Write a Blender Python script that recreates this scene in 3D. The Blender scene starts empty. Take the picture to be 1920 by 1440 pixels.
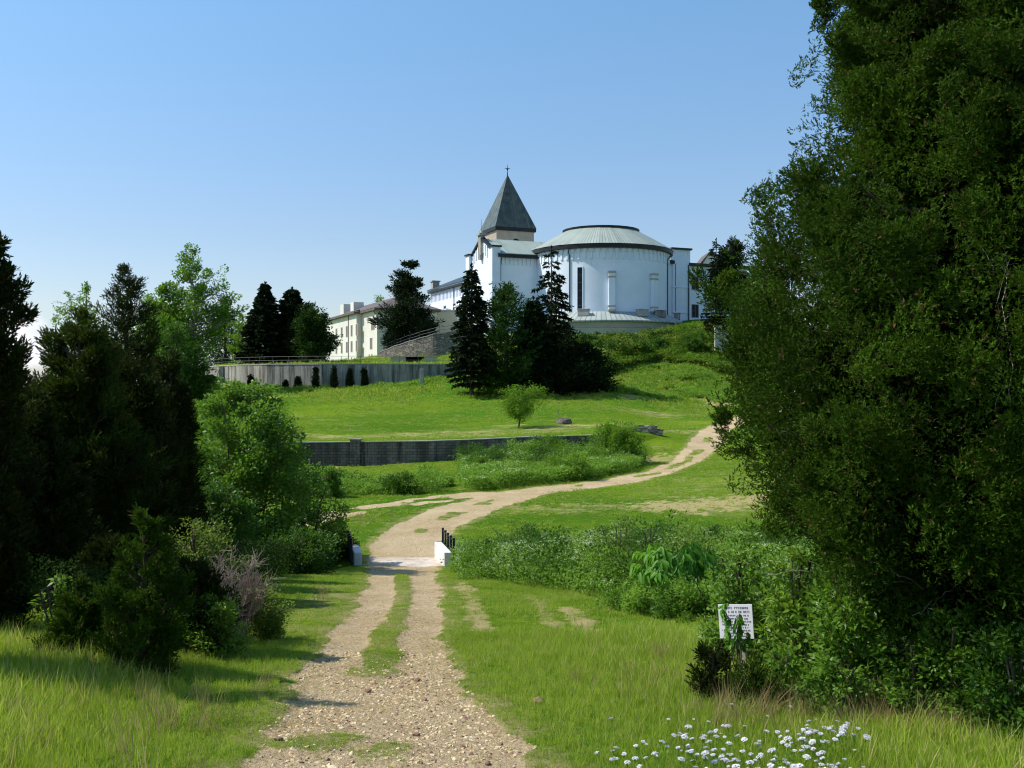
import bpy, math, random
import numpy as np
from mathutils import Vector, Matrix
PI=math.pi
SC=bpy.context.scene
COL=SC.collection
F=1867.0
# ------------------------------------------------------------------ helpers
def ss(a,b,x):
    t=np.clip((np.asarray(x,float)-a)/(b-a),0,1); return t*t*(3-2*t)
def _h(ix,iy,s):
    n=(ix.astype(np.int64)*374761393+iy.astype(np.int64)*668265263+s*1442695041)&0xffffffff
    n=((n^(n>>13))*1274126177)&0xffffffff
    n=((n^(n>>16))*2246822519)&0xffffffff
    return ((n^(n>>15))&0xffffff)/float(0xffffff)
def vn(x,y,s=0):
    x=np.asarray(x,float);y=np.asarray(y,float)
    ix=np.floor(x);iy=np.floor(y);fx=x-ix;fy=y-iy
    ix=ix.astype(np.int64);iy=iy.astype(np.int64)
    fx=fx*fx*(3-2*fx);fy=fy*fy*(3-2*fy)
    a=_h(ix,iy,s);b=_h(ix+1,iy,s);c=_h(ix,iy+1,s);d=_h(ix+1,iy+1,s)
    return (a*(1-fx)+b*fx)*(1-fy)+(c*(1-fx)+d*fx)*fy
def fbm(x,y,s=0,o=4):
    r=0;a=.5;t=0
    for k in range(o):
        r=r+a*vn(x*2**k,y*2**k,s+k*17);t+=a;a*=.5
    return r/t          # 0..1
def dome(x,y,s=0,k=.78):
    # rounded mounds: one per jittered cell
    x=np.asarray(x,float);y=np.asarray(y,float);ix=np.floor(x);iy=np.floor(y);b=np.full(x.shape,9.)
    for dx in (-1,0,1):
        for dy in (-1,0,1):
            jx=(ix+dx).astype(np.int64);jy=(iy+dy).astype(np.int64)
            px=jx+.15+.7*_h(jx,jy,s);py=jy+.15+.7*_h(jx,jy,s+5);r=.75+.5*_h(jx,jy,s+9)
            b=np.minimum(b,np.hypot(x-px,y-py)/r)
    return np.sqrt(np.clip(1-(b/k)**2,0,1))
def nrm(v):
    return v/np.maximum(np.linalg.norm(v,axis=-1,keepdims=True),1e-9)
def at(px,py,D): return ((px-960)/F*D, D, -(py-720)/F*D)
# ------------------------------------------------------------------ terrain
AP=8.0
def tpx(px,D): return ((px-960)/F*D)/(D+AP)
W1c=[(-900,80),(300,84),(570,85),(800,85),(1000,87),(1150,90),(1240,94),(1600,100),(2600,110)]
W2c=[(-900,215),(300,196),(385,184),(400,176),(420,168),(450,162),(500,157),(600,153.5),(700,153),(800,155),(860,160),(960,168),(1400,185),(2600,210)]
w1t=np.array([tpx(p,d) for p,d in W1c]);w1y=np.array([d for p,d in W1c],float)
w2t=np.array([tpx(p,d) for p,d in W2c]);w2y=np.array([d for p,d in W2c],float)
def Y1(t): return np.interp(t,w1t,w1y)
def Y2(t): return np.interp(t,w2t,w2y)
a1t=[tpx(0,80),tpx(300,84),tpx(1000,87),tpx(1150,90),tpx(1245,94)];a1v=[0,1.9,1.7,1.0,0]
a2t=[tpx(330,192),tpx(384,184),tpx(420,168),tpx(600,153.5),tpx(700,153),tpx(790,155),tpx(840,158),tpx(900,165),tpx(960,168)]
a2v=[0,3.2,3.6,3.9,3.6,2.6,1.8,.5,0]
def steps(x,y):
    t=x/np.maximum(y+AP,.5)
    s1=np.clip((y-Y1(t)+.1)/.2,0,1)*np.interp(t,a1t,a1v)
    s2=np.clip((y-Y2(t)+.1)/.2,0,1)*np.interp(t,a2t,a2v)
    return s1+s2
cp=[]
for x in (-30,-12,-5,0,5,12,30):
    for y in (-8,0,8,18,28): cp.append((x,y,-2-.13*y+(0.02*abs(x) if x<0 else -.02*x)))
for x in (-30,-14,-4.5,4,14,30): cp.append((x,38,-7.0-(.2 if x>0 else 0)))
for a in [(750,1052,41),(770,1010,45),(850,955,54),(1000,920,61),(1150,903,67),(1270,876,78),(1320,838,92),(1362,797,110),(1420,778,128),
          (610,965,52),(700,940,58),(700,888,79),(560,900,72),(1400,942,56),(1440,865,75),(1480,805,100),(1200,960,52),(1150,925,60),
          (570,873,84.5),(800,868,84.5),(1000,857,86.5),(1150,850,89),
          (570,830,86),(800,828,86),(1000,820,88),(1225,813,94),(985,803,100),(1055,790,108),(700,790,108),(700,762,130),(560,765,130),
          (1200,772,125),(1200,742,145),(1320,770,135),(1320,735,150),(885,742,140),(1020,735,145),
          (450,728,161),(600,732,152.5),(700,728,152),(790,716,154),(830,709,157),
          (1100,722,150),(1200,703,158),(1300,690,160),(1080,636,180),(1200,632,182),(1300,618,186),(1380,600,190),(1450,690,165)]:
    cp.append(at(*a))
for px,D,z in [(420,172,2.95),(500,162,2.95),(600,158,2.95),(700,157,2.95),(800,159,2.95),(560,185,3.4),(640,190,4.3),(710,190,5.2),(780,190,5.6),(835,186,6.0),
               (630,235,5.4),(720,225,6.2),(830,210,8.5),(900,195,8.5),(960,190,9.5),(1050,187,8.9),(1130,186.5,9.0),(1220,188,9.6),(1000,215,12),(1200,215,13),(1350,220,13.5),
               (900,270,10),(600,300,4),(1300,300,10),(1800,250,8),(1800,180,3),(1800,110,-3),(1700,70,-5.5),(2300,60,-6),(2300,160,0),
               (960,420,2),(400,420,-6),(1700,420,0),(300,120,-3.6),(365,150,-.6),(250,160,-1.2),(0,150,-3),(0,90,-5.2),(-400,120,-5),(200,80,-6),(100,50,-6.6),(-400,50,-6),(200,260,-2),(-300,300,-8)]:
    cp.append(((px-960)/F*D,D,z))
cp=np.array(cp,float)
def _k(r2): return .5*r2*np.log(r2+1e-9)
_res=cp[:,2]-steps(cp[:,0],cp[:,1])
S_=40.0
_X=cp[:,:2]/S_
_n=len(cp)
_d2=((_X[:,None]-_X[None])**2).sum(-1)
_A=np.zeros((_n+3,_n+3));_A[:_n,:_n]=_k(_d2)+np.eye(_n)*.002
_A[:_n,_n]=1;_A[:_n,_n+1:]=_X;_A[_n,:_n]=1;_A[_n+1:,:_n]=_X.T
_w=np.linalg.solve(_A,np.concatenate([_res,[0,0,0]]))
def tps(x,y):
    x=np.asarray(x,float);y=np.asarray(y,float);sh=x.shape
    q=np.stack([x.ravel(),y.ravel()],-1)/S_
    out=np.empty(len(q))
    for i in range(0,len(q),20000):
        c=q[i:i+20000]
        d2=((c[:,None]-_X[None])**2).sum(-1)
        out[i:i+20000]=_k(d2)@_w[:_n]+_w[_n]+c@_w[_n+1:]
    return out.reshape(sh)
# road centre lines (x, y, half width)
def rp(px,py,D,hw): a=at(px,py,D); return (a[0],a[1],hw)
ROAD=[(-.55,-6,1.3),(-.7,6,1.3),(-.95,8.3,1.15),(-1.35,10.4,1.0),(-1.72,13,.92),(-2.05,16,.88),(-2.25,20,.88),(-2.95,27,.95),(-4.0,36,1.25),(-4.3,40,1.45),(-4.7,44,1.5),
      rp(800,985,48.5,1.6),rp(870,950,54,1.75),rp(1000,922,61,1.55),rp(1150,904,67,1.35),rp(1235,888,73,1.25),rp(1280,868,81,1.25),rp(1325,832,94,1.35),rp(1362,797,110,1.5),rp(1420,776,128,1.5),rp(1500,750,150,1.5)]
SIDE=[rp(560,985,49,1.0),rp(610,968,51.5,1.0),rp(700,950,55,1.0),rp(800,936,58,1.3),rp(900,928,60,1.5)]
def polyd(pts,x,y):
    best=np.full(np.shape(x),1e9);hw=np.ones(np.shape(x))
    for a,b in zip(pts[:-1],pts[1:]):
        ax,ay,ah=a;bx,by,bh=b
        dx,dy=bx-ax,by-ay;L=dx*dx+dy*dy
        t=np.clip(((x-ax)*dx+(y-ay)*dy)/L,0,1)
        d=np.hypot(x-ax-t*dx,y-ay-t*dy)
        sgn=np.sign((x-ax)*dy-(y-ay)*dx)
        m=d<np.abs(best)
        best=np.where(m,d*np.where(sgn==0,1,sgn),best);hw=np.where(m,ah+(bh-ah)*t,hw)
    return best,hw      # signed: positive = right of the line
def roadmask(x,y):
    x=np.asarray(x,float);y=np.asarray(y,float)
    d,hw=polyd(ROAD,x,y)
    n=fbm(x*1.7,y*1.1,3)-.5;n2=fbm(x*6,y*4,9)-.5
    m=1-ss(-.12,.14,np.abs(d)-hw+n*.5+n2*.35)
    # grassy middle strip on the near slope
    mid=(1-ss(.16,.30,np.abs(d+.0)+n*.25+n2*.2))*ss(12.2,14,y)*(1-ss(34.5,36.5,y))
    patch=ss(.60,.68,fbm(x*.9,y*.7,31)+.15*(1-np.clip(np.abs(d),0,1)))*ss(7,9,y)*(1-ss(12,14,y))*.75
    far=(1-ss(.25,.6,np.abs(d)+n*.8))*ss(.45,.6,fbm(x*.35,y*.35,12))*ss(44,47,y)*.9
    m=m*(1-mid*.95)*(1-patch)*(1-far)
    d2,hw2=polyd(SIDE,x,y)
    m2=(1-ss(-.3,.3,np.abs(d2)-hw2+n*.9))*.8
    m2=m2*(1-ss(.5,.62,fbm(x*.5,y*.5,77))*.7)
    return np.maximum(m,m2)
BRX,BRY=-4.25,40.3
def creek(x,y):
    yc=38.6+1.5*np.sin(x*.13+.4)-.012*(x-2)*np.abs(x-2)*.3
    a=ss(1.9,4.0,np.abs(x-BRX))
    return 1.25*np.exp(-((y-yc)/2.3)**2)*a
def Z(x,y,fine=True):
    x=np.asarray(x,float);y=np.asarray(y,float)
    z=tps(x,y)+steps(x,y)-creek(x,y)
    if fine:
        z=z+(fbm(x*.12,y*.12,5)-.5)*.35*ss(45,90,y)*(1-ss(150,170,y))
        z=z+(fbm(x*.8,y*.8,6,3)-.5)*.10
        m=roadmask(x,y)
        z=z-.05*m*(1-ss(40,70,y))
    return z
def z1(x,y): return float(Z(np.array([x]),np.array([y]))[0])
# ------------------------------------------------------------------ mesh helpers
def fast_mesh(name,V,Q=None,T=None,attrs=None,smooth=False):
    me=bpy.data.meshes.new(name)
    V=np.asarray(V,np.float32);me.vertices.add(len(V));me.vertices.foreach_set('co',V.ravel())
    loops=[];tot=[]
    if Q is not None and len(Q): Q=np.asarray(Q,np.int32);loops.append(Q.ravel());tot.append(np.full(len(Q),4,np.int32))
    if T is not None and len(T): T=np.asarray(T,np.int32);loops.append(T.ravel());tot.append(np.full(len(T),3,np.int32))
    lv=np.concatenate(loops);tt=np.concatenate(tot)
    st=np.concatenate([[0],np.cumsum(tt)[:-1]]).astype(np.int32)
    me.loops.add(len(lv));me.loops.foreach_set('vertex_index',lv)
    me.polygons.add(len(tt));me.polygons.foreach_set('loop_start',st);me.polygons.foreach_set('loop_total',tt)
    if smooth: me.polygons.foreach_set('use_smooth',np.ones(len(tt),bool))
    for k,a in (attrs or {}).items():
        at_=me.attributes.new(k,'FLOAT','POINT');at_.data.foreach_set('value',np.asarray(a,np.float32))
    me.update(calc_edges=True)
    return me
def link(name,me,mat=None,parent=None):
    o=bpy.data.objects.new(name,me);COL.objects.link(o)
    if mat is not None and me is not None and not me.materials: me.materials.append(mat)
    if parent is not None: o.parent=parent
    return o
def tag(o,label=None,cat=None,group=None,kind=None):
    if label:o['label']=label
    if cat:o['category']=cat
    if group:o['group']=group
    if kind:o['kind']=kind
    return o
def empty(name,loc,label,cat,group=None,rz=0):
    o=bpy.data.objects.new(name,None);COL.objects.link(o);o.location=loc;o.rotation_euler=(0,0,rz)
    o.empty_display_size=.2
    return tag(o,label,cat,group)
def copy_tree(o,parent=None,depth=0):
    c=o.copy();COL.objects.link(c);c.parent=parent
    for ch in list(o.children): copy_tree(ch,c,depth+1)
    return c
class MB:
    def __init__(s): s.v=[];s.f=[]
    def add(s,vs,fs):
        b=len(s.v);s.v+= [tuple(p) for p in vs];s.f+=[tuple(b+i for i in f) for f in fs];return s
    def hexa(s,p):  # 8 pts: bottom 4 ccw, top 4 ccw
        return s.add(p,[(3,2,1,0),(4,5,6,7),(0,1,5,4),(1,2,6,5),(2,3,7,6),(3,0,4,7)])
    def box(s,x0,x1,y0,y1,z0,z1):
        return s.hexa([(x0,y0,z0),(x1,y0,z0),(x1,y1,z0),(x0,y1,z0),(x0,y0,z1),(x1,y0,z1),(x1,y1,z1),(x0,y1,z1)])
    def prism(s,poly,z0,z1):
        n=len(poly);vs=[(p[0],p[1],z0) for p in poly]+[(p[0],p[1],z1) for p in poly]
        return s.add(vs,[tuple(range(n-1,-1,-1)),tuple(range(n,2*n))]+[(i,(i+1)%n,n+(i+1)%n,n+i) for i in range(n)])
    def tube(s,pts,rads,n=8):
        pts=[Vector(p) for p in pts];rings=[]
        for i,p in enumerate(pts):
            d=(pts[min(i+1,len(pts)-1)]-pts[max(i-1,0)]).normalized()
            a=d.cross(Vector((0,0,1)) if abs(d.z)<.9 else Vector((1,0,0))).normalized();b=d.cross(a)
            rings.append([p+(a*math.cos(2*PI*k/n)+b*math.sin(2*PI*k/n))*rads[i] for k in range(n)])
        vs=[q for r in rings for q in r];fs=[]
        for i in range(len(pts)-1):
            for k in range(n): fs.append((i*n+k,i*n+(k+1)%n,(i+1)*n+(k+1)%n,(i+1)*n+k))
        fs.append(tuple(range(n-1,-1,-1)));fs.append(tuple((len(pts)-1)*n+k for k in range(n)))
        return s.add(vs,fs)
    def build(s,name,mat,parent=None,bevel=0,origin=(0,0,0),smooth=False):
        me=bpy.data.meshes.new(name);o_=Vector(origin)
        me.from_pydata([tuple(Vector(p)-o_) for p in s.v],[],s.f);me.update()
        if smooth: me.polygons.foreach_set('use_smooth',[True]*len(me.polygons))
        ob=link(name,me,mat,parent);
        if bevel:
            m=ob.modifiers.new('b','BEVEL');m.width=bevel;m.segments=2;m.limit_method='ANGLE'
        return ob
# ------------------------------------------------------------------ materials
def newmat(name):
    m=bpy.data.materials.new(name);m.use_nodes=True;nt=m.node_tree;nt.nodes.clear()
    out=nt.nodes.new('ShaderNodeOutputMaterial');return m,nt,out
def N(nt,t,**k):
    n=nt.nodes.new(t)
    for a,b in k.items():
        if a.startswith('i_'): n.inputs[a[2:].replace('_',' ')].default_value=b
        else: setattr(n,a,b)
    return n
def L(nt,a,b): nt.links.new(a,b)
def ramp(nt,src,stops):
    r=N(nt,'ShaderNodeValToRGB');e=r.color_ramp.elements
    while len(e)>1:e.remove(e[-1])
    e[0].position=stops[0][0];e[0].color=stops[0][1]
    for p,c in stops[1:]:
        q=e.new(p);q.color=c
    L(nt,src,r.inputs[0]);return r.outputs[0]
def c4(c): return (c[0],c[1],c[2],1)
def mixc(nt,fac,a,b,mode='MIX'):
    n=N(nt,'ShaderNodeMix',data_type='RGBA',blend_type=mode)
    for s,v in ((0,fac),(6,a),(7,b)):
        if hasattr(v,'links'): L(nt,v,n.inputs[s])
        else: n.inputs[s].default_value=v if s==0 else c4(v)
    return n.outputs[2]
def noise(nt,scale,detail=4,vec=None,rough=.55,dist=0):
    n=N(nt,'ShaderNodeTexNoise');n.inputs['Scale'].default_value=scale;n.inputs['Detail'].default_value=detail
    n.inputs['Roughness'].default_value=rough;n.inputs['Distortion'].default_value=dist
    if vec is not None:L(nt,vec,n.inputs['Vector'])
    return n.outputs[0]
def geo(nt,obj=False):
    return N(nt,'ShaderNodeTexCoord').outputs['Object'] if obj else N(nt,'ShaderNodeNewGeometry').outputs['Position']
def scaled(nt,vec,s):
    m=N(nt,'ShaderNodeMapping');m.inputs['Scale'].default_value=s;L(nt,vec,m.inputs['Vector']);return m.outputs[0]
def surface(name,a,b,scale=.5,rough=.85,bump=0,bscale=20,spots=None,stretch=None,metal=0,spec=.3,seam=None):
    """plain weathered surface: two tones mixed by noise, optional second darker wear"""
    m,nt,out=newmat(name);g=geo(nt)
    if stretch: gs=scaled(nt,g,stretch)
    else: gs=g
    f=ramp(nt,noise(nt,scale,6,gs),[(.35,(0,0,0,1)),(.65,(1,1,1,1))])
    c=mixc(nt,f,a,b)
    if spots:
        f2=ramp(nt,noise(nt,spots[1],5,scaled(nt,g,spots[3]) if len(spots)>3 else g,.65),[(spots[2],(0,0,0,1)),(spots[2]+.14,(1,1,1,1))])
        c=mixc(nt,f2,c,spots[0])
    p=N(nt,'ShaderNodeBsdfPrincipled');L(nt,c,p.inputs['Base Color']);p.inputs['Roughness'].default_value=rough
    p.inputs['Metallic'].default_value=metal;p.inputs['Specular IOR Level'].default_value=spec
    if bump:
        bn=N(nt,'ShaderNodeBump');bn.inputs['Strength'].default_value=bump;bn.inputs['Distance'].default_value=.05
        L(nt,noise(nt,bscale,5,gs),bn.inputs['Height']);L(nt,bn.outputs[0],p.inputs['Normal'])
    L(nt,p.outputs[0],out.inputs[0]);return m
def foliage(name,dark,light,trans=.25,rough=.5,spec=.25,dry=None,nscale=.6):
    m,nt,out=newmat(name)
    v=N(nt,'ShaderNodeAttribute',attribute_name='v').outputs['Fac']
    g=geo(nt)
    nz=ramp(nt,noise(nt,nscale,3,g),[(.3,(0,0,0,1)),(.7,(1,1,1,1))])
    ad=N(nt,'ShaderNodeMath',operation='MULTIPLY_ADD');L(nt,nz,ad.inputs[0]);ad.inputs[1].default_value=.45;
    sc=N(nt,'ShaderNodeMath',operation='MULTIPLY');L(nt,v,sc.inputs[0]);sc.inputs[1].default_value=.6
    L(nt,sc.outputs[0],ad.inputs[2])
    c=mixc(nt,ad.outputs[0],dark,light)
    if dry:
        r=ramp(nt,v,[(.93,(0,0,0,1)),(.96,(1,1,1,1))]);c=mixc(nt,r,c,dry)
    p=N(nt,'ShaderNodeBsdfPrincipled');L(nt,c,p.inputs['Base Color']);p.inputs['Roughness'].default_value=rough
    p.inputs['Specular IOR Level'].default_value=spec
    t=N(nt,'ShaderNodeBsdfTranslucent');L(nt,mixc(nt,.5,c,(light[0]*1.6,light[1]*1.5,light[2])),t.inputs[0])
    mx=N(nt,'ShaderNodeMixShader');mx.inputs[0].default_value=trans
    L(nt,p.outputs[0],mx.inputs[1]);L(nt,t.outputs[0],mx.inputs[2]);L(nt,mx.outputs[0],out.inputs[0]);return m

M={}
M['cedar']=foliage('cedar_foliage_shaded',(.008,.018,.003),(.040,.060,.008),.15,.6,.08,dry=(.10,.065,.03))  # shaded copy: cedar green darkened to stand in for shade
M['cedar_lit']=foliage('cedar_foliage_lit',(.007,.028,.004),(.072,.140,.010),.2,.65,.05,dry=(.12,.08,.03))  # lit copy: same cedar green brightened to stand in for sun
M['cedar_mid']=foliage('cedar_foliage_half_lit',(.012,.028,.004),(.062,.095,.010),.18,.6,.08,dry=(.10,.065,.03))  # half-lit copy: sunlight mixed into the olive colour
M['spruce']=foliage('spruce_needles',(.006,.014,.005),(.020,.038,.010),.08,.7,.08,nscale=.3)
M['spruce_green']=foliage('green_needles',(.012,.040,.006),(.045,.10,.014),.15,.6,.1,nscale=.3)
M['pine']=foliage('pine_needles',(.009,.020,.007),(.032,.055,.018),.08,.6,.1,nscale=.3)
M['leaf']=foliage('leaf_green',(.035,.10,.007),(.17,.32,.03),.35,.45,.35)
M['leaf_far']=foliage('leaf_green_far',(.036,.105,.008),(.16,.30,.026),.42,.6,.12,nscale=.25)
M['leaf_dark']=foliage('leaf_deep_green',(.016,.055,.005),(.08,.18,.016),.35,.5,.25)
M['leaf_lime']=foliage('leaf_lime',(.06,.14,.012),(.20,.33,.03),.4,.45,.35)
M['shade_leaf']=foliage('leaf_shaded',(.008,.024,.004),(.035,.075,.010),.2,.7,.08)  # leaf green darkened, deep shade under the cedars put into the colour
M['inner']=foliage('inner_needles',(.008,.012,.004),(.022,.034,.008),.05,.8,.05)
M['vine']=foliage('vine_leaf',(.028,.075,.007),(.21,.30,.035),.35,.5,.3,nscale=.35)
M['weed']=foliage('weed_leaf',(.06,.16,.014),(.25,.42,.055),.42,.55,.15,nscale=.5)
M['lace']=foliage('lace_flower',(.38,.45,.26),(.62,.66,.45),.2,.7,.1)
M['grassblade']=foliage('grass_blade',(.11,.23,.012),(.36,.48,.045),.42,.55,.15,dry=(.55,.46,.20),nscale=.35)
M['drygrass']=foliage('dry_grass',(.20,.15,.06),(.46,.37,.17),.2,.7,.1)
M['twig']=surface('dead_twig',(.22,.16,.12),(.36,.28,.24),3,.9)
M['bark']=surface('bark',(.045,.032,.022),(.11,.085,.06),4,.95,.6,30,stretch=(1,1,.2))
M['barklight']=surface('bark_grey_weathered',(.22,.19,.15),(.42,.38,.32),6,.9,.3,30)
def whitepaint():
    return surface('white_limewash',(.78,.83,.90),(.70,.76,.84),.25,.8,.15,6,spots=((.52,.56,.62),.5,.66,(1,1,.18)))
M['white']=whitepaint()
M['cream']=surface('cream_render',(.72,.69,.60),(.64,.61,.53),.2,.85,.1,6,spots=((.5,.47,.40),.35,.7,(1,1,.2)))
M['beige']=surface('beige_render',(.46,.42,.33),(.38,.35,.28),.3,.85)
M['darktrim']=surface('dark_fascia',(.010,.012,.016),(.022,.026,.03),.5,.5)
M['pipe']=surface('dark_downpipe',(.03,.045,.06),(.05,.07,.09),.5,.5)
M['glass']=surface('window_glass_dark',(.006,.008,.012),(.015,.018,.025),.3,.35,spec=.15)
M['winframe']=surface('window_frame_grey',(.25,.22,.20),(.30,.27,.25),1,.7)
M['shutter']=surface('window_brown',(.16,.13,.12),(.22,.18,.17),1,.6)
M['metalpost']=surface('rusty_rail',(.10,.095,.09),(.16,.15,.14),2,.6)
M['blackmetal']=surface('black_painted_steel',(.012,.016,.02),(.03,.035,.04),2,.45)
M['shingle']=surface('brown_shingles',(.10,.085,.08),(.155,.13,.12),.6,.9,.3,8,stretch=(1,1,5))
def seam_roof(name,a,b,kind='par',ctr=(0,0),n=90,ax=(1,0),pitch=.6):
    m,nt,out=newmat(name);g=geo(nt);sp=N(nt,'ShaderNodeSeparateXYZ')
    mp=N(nt,'ShaderNodeMapping');mp.inputs['Location'].default_value=(-ctr[0],-ctr[1],0);L(nt,g,mp.inputs['Vector']);L(nt,mp.outputs[0],sp.inputs[0])
    if kind=='rad':
        a2=N(nt,'ShaderNodeMath',operation='ARCTAN2');L(nt,sp.outputs[1],a2.inputs[0]);L(nt,sp.outputs[0],a2.inputs[1])
        mu=N(nt,'ShaderNodeMath',operation='MULTIPLY');L(nt,a2.outputs[0],mu.inputs[0]);mu.inputs[1].default_value=n/(2*PI);u=mu.outputs[0]
    else:
        d=N(nt,'ShaderNodeVectorMath',operation='DOT_PRODUCT');L(nt,mp.outputs[0],d.inputs[0]);d.inputs[1].default_value=(ax[0]/pitch,ax[1]/pitch,0);u=d.outputs['Value']
    fr=N(nt,'ShaderNodeMath',operation='FRACT');L(nt,u,fr.inputs[0])
    line=ramp(nt,fr.outputs[0],[(0,(0,0,0,1)),(.06,(0,0,0,1)),(.16,(1,1,1,1)),(.9,(1,1,1,1)),(1,(.2,.2,.2,1))])
    fl=N(nt,'ShaderNodeMath',operation='FLOOR');L(nt,u,fl.inputs[0])
    wn=N(nt,'ShaderNodeTexWhiteNoise',noise_dimensions='1D');L(nt,fl.outputs[0],wn.inputs['W'])
    f=noise(nt,.35,5,g);ad=N(nt,'ShaderNodeMath',operation='MULTIPLY_ADD');L(nt,wn.outputs[0],ad.inputs[0]);ad.inputs[1].default_value=.45;L(nt,f,ad.inputs[2])
    c=mixc(nt,ramp(nt,ad.outputs[0],[(.35,(0,0,0,1)),(.95,(1,1,1,1))]),a,b)
    c=mixc(nt,line,(a[0]*.6,a[1]*.6,a[2]*.6),c)
    p=N(nt,'ShaderNodeBsdfPrincipled');L(nt,c,p.inputs['Base Color']);p.inputs['Roughness'].default_value=.5;p.inputs['Specular IOR Level'].default_value=.35
    bn=N(nt,'ShaderNodeBump');bn.inputs['Strength'].default_value=.5;bn.inputs['Distance'].default_value=.05;L(nt,line,bn.inputs['Height']);L(nt,bn.outputs[0],p.inputs['Normal'])
    L(nt,p.outputs[0],out.inputs[0]);return m
def concrete(name,a,b,stain,vertical=True,block=False):
    m,nt,out=newmat(name);g=geo(nt)
    c=mixc(nt,ramp(nt,noise(nt,.8,6,g),[(.35,(0,0,0,1)),(.65,(1,1,1,1))]),a,b)
    # dark water streaks: noise stretched vertically
    s=ramp(nt,noise(nt,1,5,scaled(nt,g,(.9,.9,.07)),.7),[(.44,(0,0,0,1)),(.62,(1,1,1,1))])
    c=mixc(nt,s,c,stain)
    s2=ramp(nt,noise(nt,1,4,scaled(nt,g,(3,3,.15)),.7),[(.5,(0,0,0,1)),(.7,(1,1,1,1))])
    c=mixc(nt,s2,c,(stain[0]*.6,stain[1]*.6,stain[2]*.6))
    p=N(nt,'ShaderNodeBsdfPrincipled');p.inputs['Roughness'].default_value=.95;p.inputs['Specular IOR Level'].default_value=.2
    if block:
        # running-bond courses from height and the distance along the wall
        sp=N(nt,'ShaderNodeSeparateXYZ');L(nt,g,sp.inputs[0]);cb=N(nt,'ShaderNodeCombineXYZ');L(nt,sp.outputs[0],cb.inputs[0]);L(nt,sp.outputs[2],cb.inputs[1])
        br=N(nt,'ShaderNodeTexBrick');L(nt,cb.outputs[0],br.inputs['Vector']);br.inputs['Scale'].default_value=1
        br.inputs['Brick Width'].default_value=.6;br.inputs['Row Height'].default_value=.24;br.inputs['Mortar Size'].default_value=.025
        br.inputs['Color1'].default_value=(1,1,1,1);br.inputs['Color2'].default_value=(.7,.7,.72,1);br.inputs['Mortar'].default_value=(.45,.45,.45,1)
        c=mixc(nt,1.0,c,br.outputs[0],'MULTIPLY')
    L(nt,c,p.inputs['Base Color'])
    bn=N(nt,'ShaderNodeBump');bn.inputs['Strength'].default_value=.5;bn.inputs['Distance'].default_value=.05
    L(nt,noise(nt,6,6,g),bn.inputs['Height']);L(nt,bn.outputs[0],p.inputs['Normal']);L(nt,p.outputs[0],out.inputs[0]);return m
M['conc']=concrete('stained_concrete',(.44,.41,.35),(.33,.31,.265),(.13,.12,.105))
M['block']=concrete('concrete_block_wall',(.27,.215,.185),(.20,.165,.14),(.11,.09,.08),block=True)
M['capc']=surface('pale_coping',(.42,.40,.35),(.32,.31,.27),1,.9,.2,8)
M['bridgec']=surface('pale_new_concrete',(.74,.70,.68),(.62,.59,.57),1.5,.9,.2,20,spots=((.40,.36,.33),3,.62))
M['deck']=surface('dusty_deck',(.60,.54,.47),(.46,.38,.29),1.2,.95,.3,20,spots=((.42,.31,.2),2,.52))
M['rubble']=None
def rubble():
    m,nt,out=newmat('dry_stone');g=geo(nt);gs=scaled(nt,g,(1.4,1.4,3.2))
    v=N(nt,'ShaderNodeTexVoronoi');L(nt,gs,v.inputs['Vector']);v.inputs['Scale'].default_value=1
    c=ramp(nt,v.outputs['Color'],[(0,(.13,.11,.09,1)),(.5,(.24,.205,.17,1)),(1,(.36,.31,.26,1))])
    e=N(nt,'ShaderNodeTexVoronoi',feature='DISTANCE_TO_EDGE');L(nt,gs,e.inputs['Vector']);e.inputs['Scale'].default_value=1
    r=ramp(nt,e.outputs['Distance'],[(0,(0,0,0,1)),(.09,(1,1,1,1))])
    c=mixc(nt,r,(.05,.045,.04),c)
    p=N(nt,'ShaderNodeBsdfPrincipled');p.inputs['Roughness'].default_value=.95;L(nt,c,p.inputs['Base Color'])
    bn=N(nt,'ShaderNodeBump');bn.inputs['Strength'].default_value=.8;bn.inputs['Distance'].default_value=.1;L(nt,r,bn.inputs['Height']);L(nt,bn.outputs[0],p.inputs['Normal'])
    L(nt,p.outputs[0],out.inputs[0]);return m
M['rubble']=rubble()
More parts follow.
